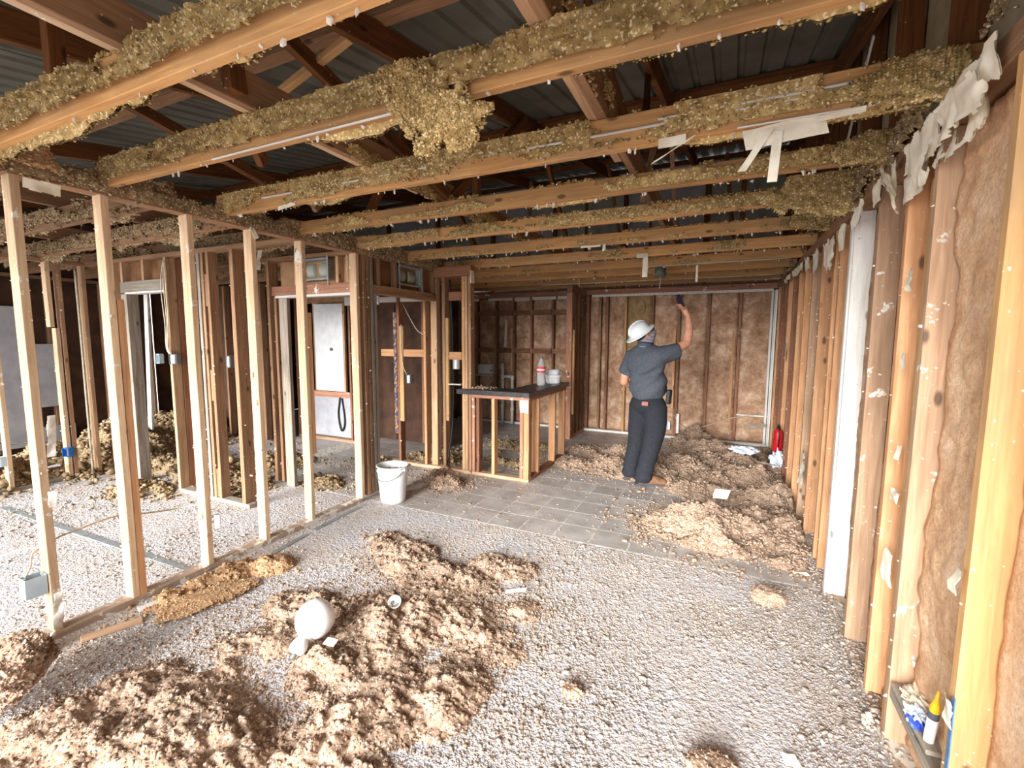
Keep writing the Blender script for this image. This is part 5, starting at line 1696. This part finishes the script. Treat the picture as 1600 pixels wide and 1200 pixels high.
def loc(co):
    d = co - np.array(list(PO))
    return d @ np.array(list(PR)), d @ np.array(list(PA)), d[:, 2]


M_SKIN = plain('weathered_skin', (206, 152, 124), .55, 0, (188, 130, 104), 20)
M_SHIRT = plain('slate_grey_cloth', (80, 85, 94), .9, 0, (66, 71, 80), 60, .15)
M_JEANS = plain('black_denim', (40, 43, 50), .92, 0, (28, 30, 36), 70, .2)
M_BOOT = plain('brown_leather', (128, 92, 66), .65, 0, (98, 70, 50), 14, .1)
M_SOLE = plain('dark_grey_sole', (72, 74, 80), .8)
M_HAT = plain('white_hard_hat', (226, 232, 232), .28, 0, (216, 224, 226), 5)
M_GAITER = plain('lavender_grey_cloth', (150, 146, 158), .9, 0, (128, 124, 136), 40)
M_HAIR = plain('dark_grey_hair', (70, 62, 58), .9, 0, (46, 40, 38), 60)
M_PATCH = plain('tan_leather_patch', (160, 108, 96), .7, 0, (136, 84, 74), 60)

FA = (.70, .71, 0)      # the way his chest faces, in (right, away)
SR = (.71, -.70, 0)     # his own right
HF = Vector((.78, .22, .58)).normalized()      # face direction
HA = Vector((-.58, -.10, .81))
HA = (HA - HF * HA.dot(HF)).normalized()      # up through the crown
HS = HF.cross(HA)                             # his right ear
hc = Vector((.058, .02, 1.668))


def hp_(f, a, s):
    v = hc + HF * f + HA * a + HS * s
    return tuple(v)


ex = [HF, HS, HA]
body = []
# head, jaw, nose, ear, neck
body.append(ellip(tuple(hc), ex, (.102, .078, .112)))
body.append(ellip(hp_(.035, -.062, 0), ex, (.066, .056, .055)))
body.append(ellip(hp_(.104, -.022, 0), ex, (.020, .013, .020), 2))
body.append(ellip(hp_(.090, -.060, 0), ex, (.018, .024, .009), 2))
body.append(ellip(hp_(.088, .008, 0), ex, (.020, .050, .012), 2))
for s in (-1, 1):
    body.append(ellip(hp_(-.008, -.012, s * .079), ex, (.018, .009, .033), 2))
    body.append(ellip(hp_(.086, -.004, s * .032), ex, (.012, .013, .009), 2))
body.append(limb([hp_(-.02, -.05, 0), (.06, .0, 1.54), (.075, .0, 1.44)], [.056, .058, .075]))
# torso and legs, slimmer than the clothes over them
body.append(ellip((.09, .005, 1.34), [FA, SR, (0, 0, 1)], (.115, .175, .20)))
body.append(ellip((.13, .03, 1.05), [FA, SR, (0, 0, 1)], (.13, .165, .20)))
body.append(limb([(.19, -.05, .88), (.155, -.075, .47), (.085, -.03, .09)], [.088, .060, .042]))
body.append(limb([(.07, .12, .88), (.055, .155, .47), (-.005, .18, .09)], [.088, .060, .042]))
body.append(limb([(.07, -.03, .07), (.18, -.03, .045), (.27, -.03, .035)], [.036, .036, .028]))
body.append(limb([(-.01, .18, .07), (.09, .17, .045), (.17, .165, .035)], [.036, .036, .028]))
# raised right arm
RE, RWR = (.488, -.075, 1.565), (.520, -.01, 1.858)
body.append(limb([(.20, -.115, 1.44), (.36, -.10, 1.50), RE], [.066, .056, .046]))
body.append(limb([RE, (.524, -.045, 1.70), RWR], [.046, .044, .027]))
# right hand: palm and five fingers closed round the phone
WR = Vector(RWR)
pal = Vector((.480, .010, 1.936))
body.append(limb([tuple(WR), tuple(WR.lerp(pal, .6)), tuple(pal)], [.027, .033, .034]))
fk = [Vector((-.030, .012, .050)), Vector((-.034, -.008, .046)), Vector((-.034, -.026, .036)), Vector((-.030, -.042, .022))]
for i, d in enumerate(fk):
    b0 = pal + Vector((-.008, .018 - .016 * i, .012 - .006 * i))
    b1 = b0 + d * (.55, .60, .56, .48)[i]
    b2 = b1 + Vector((-.024, .006, .012))
    b3 = b2 + Vector((-.012, .012, -.008 - .003 * i))
    body.append(limb([tuple(b0), tuple(b1), tuple(b2), tuple(b3)], [.0105, .0100, .0090, .0075], 8, 3))
body.append(limb([tuple(WR.lerp(pal, .45)), tuple(pal + Vector((.014, .026, .020))), tuple(pal + Vector((.002, .034, .052)))], [.013, .0115, .009], 8, 3))
# left arm, hand brought to the front of the belt
LE, LW = (-.095, .19, 1.13), (.10, .36, 1.06)
body.append(limb([(-.03, .115, 1.42), (-.075, .165, 1.27), LE], [.064, .054, .045]))
body.append(limb([LE, (.0, .28, 1.08), LW], [.046, .041, .028]))
lp = Vector((.165, .39, 1.055))
body.append(limb([LW, tuple(Vector(LW).lerp(lp, .6)), tuple(lp)], [.028, .034, .033]))
for i in range(4):
    b0 = lp + Vector((.014, .006, .026 - .018 * i))
    b1 = b0 + Vector((.040, -.004, -.002)) * (.9, 1.0, .95, .8)[i]
    b2 = b1 + Vector((.022, -.022, -.004))
    b3 = b2 + Vector((.006, -.018, -.003))
    body.append(limb([tuple(b0), tuple(b1), tuple(b2), tuple(b3)], [.0105, .0098, .009, .0075], 8, 3))
body.append(limb([tuple(Vector(LW).lerp(lp, .4) + Vector((0, 0, .018))), tuple(lp + Vector((.012, -.012, .042))), tuple(lp + Vector((.042, -.024, .048)))], [.013, .0115, .009], 8, 3))
person = fuse('person', body, M_SKIN, None, .0055, 3, .4)
tag(person, 'person in white hard hat, grey shirt and black jeans, raising a phone', 'person')


def wr_shirt(co):
    r, a, z = loc(co)
    u = r * .8 - z * 1.0
    k = .011 * np.sin(u * 40 + 2.5 * fbm(r * 6, z * 6, 2, 3)) * (fbm(r * 5 + 2, z * 5, 2, 8) - .25)
    k2 = .008 * (fbm(r * 9 + a * 5, z * 14, 3, 5) - .5)
    return k * 1.6 + k2


shirt = []
shirt.append(ellip((.085, .005, 1.36), [FA, SR, (0, 0, 1)], (.150, .222, .205)))
shirt.append(limb([(.06, .03, 1.475), (.15, -.05, 1.475)], [.075, .078]))
shirt.append(ellip((.125, .035, 1.13), [FA, SR, (0, 0, 1)], (.178, .208, .24)))
shirt.append(ellip((.185, .075, 1.09), [FA, SR, (0, 0, 1)], (.155, .17, .15)))
shirt.append(limb([(.175, -.105, 1.425), (.30, -.105, 1.462), (.372, -.10, 1.487)], [.105, .094, .086]))
shirt.append(limb([(-.02, .105, 1.41), (-.065, .155, 1.30), (-.080, .172, 1.235)], [.096, .082, .076]))
shirt.append(limb([(.07, .0, 1.50), (.078, .005, 1.56)], [.082, .068]))
V_, F_ = cat_geo(shirt)
shirt_o = fuse('shirt', shirt, M_SHIRT, person, .010, 8, .5, wr_shirt)
# straight hem and sleeve ends: trim the rounded bottom
import bmesh
bm_ = bmesh.new()
bm_.from_mesh(shirt_o.data)
hem = [v for v in bm_.verts if v.co.z < .925 + .012 * math.sin(v.co.x * 30)]
bmesh.ops.delete(bm_, geom=hem, context='VERTS')
cut_c, cut_n = pw(.405, -.098, 1.499), (PR * .93 + PA * .03 + Vector((0, 0, .25))).normalized()
bmesh.ops.delete(bm_, geom=[v for v in bm_.verts if (v.co - cut_c).dot(cut_n) > 0], context='VERTS')
cut_c, cut_n = pw(-.083, .176, 1.215), (PR * -.25 + PA * .25 + Vector((0, 0, -.93))).normalized()
bmesh.ops.delete(bm_, geom=[v for v in bm_.verts if (v.co - cut_c).dot(cut_n) > 0 and (v.co - cut_c).length < .14], context='VERTS')
bm_.to_mesh(shirt_o.data)
bm_.free()
sm_ = shirt_o.modifiers.new('cloth_thickness', 'SOLIDIFY')
sm_.thickness = .005
sm_.offset = -1
# shirt collar
cz = axis_m(pw(.075, .0, 1.545), PR * .12 + PA * .05 + Vector((0, 0, 1)))
lath('collar', shirt_o, [(.083, -.02), (.079, .004), (.074, .026), (.077, .029), (.084, .006), (.090, -.022)], cz @ Matrix.Scale(1.1, 4, (0, 1, 0)), M_SHIRT, 28)


def wr_jeans(co):
    r, a, z = loc(co)
    low = np.clip((.34 - z) / .3, 0, 1)
    return .007 * np.sin(z * 62 + 4 * fbm(r * 8, a * 8, 2, 4)) * low + .008 * (fbm(r * 9 + a * 7, z * 9, 3, 6) - .5)


je = []
je.append(ellip((.135, .035, .905), [FA, SR, (0, 0, 1)], (.150, .196, .135)))
je.append(limb([(.195, -.045, .86), (.195, -.065, .66), (.160, -.072, .45), (.115, -.045, .22), (.092, -.03, .075)], [.128, .116, .098, .090, .094]))
je.append(limb([(.075, .115, .86), (.068, .14, .66), (.055, .155, .45), (.015, .172, .22), (-.002, .18, .075)], [.122, .112, .094, .084, .086]))
jeans = fuse('jeans', je, M_JEANS, person, .010, 6, .5, wr_jeans)
bm_ = bmesh.new()
bm_.from_mesh(jeans.data)
bmesh.ops.delete(bm_, geom=[v for v in bm_.verts if v.co.z < .040 or v.co.z > 1.0], context='VERTS')
bm_.to_mesh(jeans.data)
bm_.free()
# belt, patch, pouch
back = PR * -FA[0] + PA * -FA[1]
rbox('leather_patch', jeans, -.034, .034, -.004, .004, -.022, .022, M_PATCH, .003, axis_m(pw(.055, -.135, .925), Vector((0, 0, 1)), PR * .85 - PA * .5))
rbox('belt_pouch', person, -.035, .035, -.022, .022, -.08, .075, M_BLACK, .008, axis_m(pw(.315, -.115, 1.0), Vector((.05, 0, 1)), PR * .6 + PA * .8))
for s, (r0, a0) in ():
    paper('back_pocket', jeans, tuple(pw(r0 - .01, a0 - .055 if s > 0 else a0 - .1, .72)), tuple(PR * .1 - PA * .06), (0, 0, .13), 10, 10, 31, .002, .02, M_JEANS, .004)


def boot(r0, a0, dr):
    b = []
    b.append(limb([(r0 - .005, a0, .075), (r0, a0, .17)], [.058, .062]))
    b.append(limb([(r0 - .03, a0, .050), (r0 + .09, a0 + dr * .3, .062), (r0 + .17, a0 + dr * .6, .048), (r0 + .225, a0 + dr, .042)], [.050, .056, .050, .040]))
    bo = fuse('boot', b, M_BOOT, person, .007, 5)
    pts = np.array([(-.085, -.040), (-.085, .040), (-.04, .050), (.03, .046), (.12, .056), (.20, .050), (.255, .024), (.262, .0), (.255, -.024), (.20, -.05), (.12, -.054), (.03, -.044), (-.04, -.05)])
    V = []
    for z in (.001, .026):
        for x, y in pts:
            V.append(list(pw(r0 + x, a0 + y + dr * max(0, x) / .225, z)))
    n = len(pts)
    F = np.array([(i, (i + 1) % n, n + (i + 1) % n, n + i) for i in range(n)])[:, ::-1]
    obj('sole', np.array(V), [F, list(range(n)), list(range(2 * n - 1, n - 1, -1))], M_SOLE, bo)
    return bo


boot(.095, -.03, -.03)
boot(.005, .18, -.01)
# neck gaiter pulled up over the jaw
ga = [limb([(.075, .0, 1.50), (.072, .0, 1.56), hp_(.01, -.070, 0)], [.078, .074, .082]),
      ellip(hp_(.040, -.054, 0), ex, (.090, .074, .060)), ellip(hp_(.085, -.035, 0), ex, (.036, .034, .034), 2)]
fuse('neck_gaiter', ga, M_GAITER, person, .008, 6, .5, lambda co: .004 * np.sin(loc(co)[2] * 160 + loc(co)[0] * 40))
V, F = ellip(hp_(-.030, .018, 0), ex, (.086, .081, .080))
obj('hair', V, F, M_HAIR, person, smooth=True)
# glasses arm
V, F = tube_geo([list(pw(*hp_(-.004, .010, .083))), list(pw(*hp_(.05, .008, .080))), list(pw(*hp_(.098, .004, .055)))], .0028, 6, 4)
obj('glasses_arm', V, F, M_BLACK, person)
# hard hat: dome, ridge, full brim, suspension band
hat_m = Matrix.Identity(4)
hx = PR * HF.x + PA * HF.y + Vector((0, 0, HF.z))
hz = PR * HA.x + PA * HA.y + Vector((0, 0, HA.z))
hy = hz.cross(hx)
hcw = pw(*hp_(-.030, .030, 0))
for i in range(3):
    hat_m[i][0], hat_m[i][1], hat_m[i][2], hat_m[i][3] = hx[i], hy[i], hz[i], hcw[i]
hat = empty('hard_hat_base', hcw)
bpy.data.objects.remove(hat)
pr = [(.178, -.012), (.180, -.006), (.168, -.001), (.140, .006), (.126, .014), (.123, .03), (.120, .055), (.110, .085), (.090, .110), (.060, .126), (.030, .133), (.0001, .135)]
hm = hat_m @ Matrix.Scale(.90, 4) @ Matrix.Scale(1.08, 4, (1, 0, 0)) @ Matrix.Scale(.94, 4, (0, 1, 0))
hat = lath('hard_hat', person, pr + [], hm, M_HAT, 44)
sd = hat.modifiers.new('shell', 'SOLIDIFY')
sd.thickness = .004
V, F = tube_geo([(.125, 0, .05), (.10, 0, .10), (.05, 0, .132), (0, 0, .139), (-.05, 0, .132), (-.10, 0, .10), (-.125, 0, .05)], .010, 8, 5)
obj('crest_ridge', V * np.array([1, 1.4, 1]), F, M_HAT, hat, hm, smooth=True)
lath('headband', hat, [(.090, -.022), (.094, -.022), (.094, .012), (.090, .012)], hm, M_BLACK, 30)
# the phone he holds up
ph = empty('phone', pw(.488, .02, 2.03), 'dark phone held up in the right hand of the person', 'phone')
pm = axis_m(pw(.442, .012, 2.00), PR * -.42 + PA * -.05 + Vector((0, 0, .9)), PR * .55 - PA * .8)
rbox('case', ph, -.035, .035, -.005, .005, -.055, .090, plain('dark_violet_case', (40, 30, 52), .4), .004, pm)
rbox('screen', ph, -.031, .031, .005, .006, -.048, .083, M_BLACK, .0003, pm)
lath('camera_lens', ph, [(.0001, 0), (.007, 0), (.0075, -.002), (.006, -.003)], pm @ T((-.018, -.006, .074)) @ Matrix.Rotation(-math.pi / 2, 4, 'X'), M_METAL, 14)
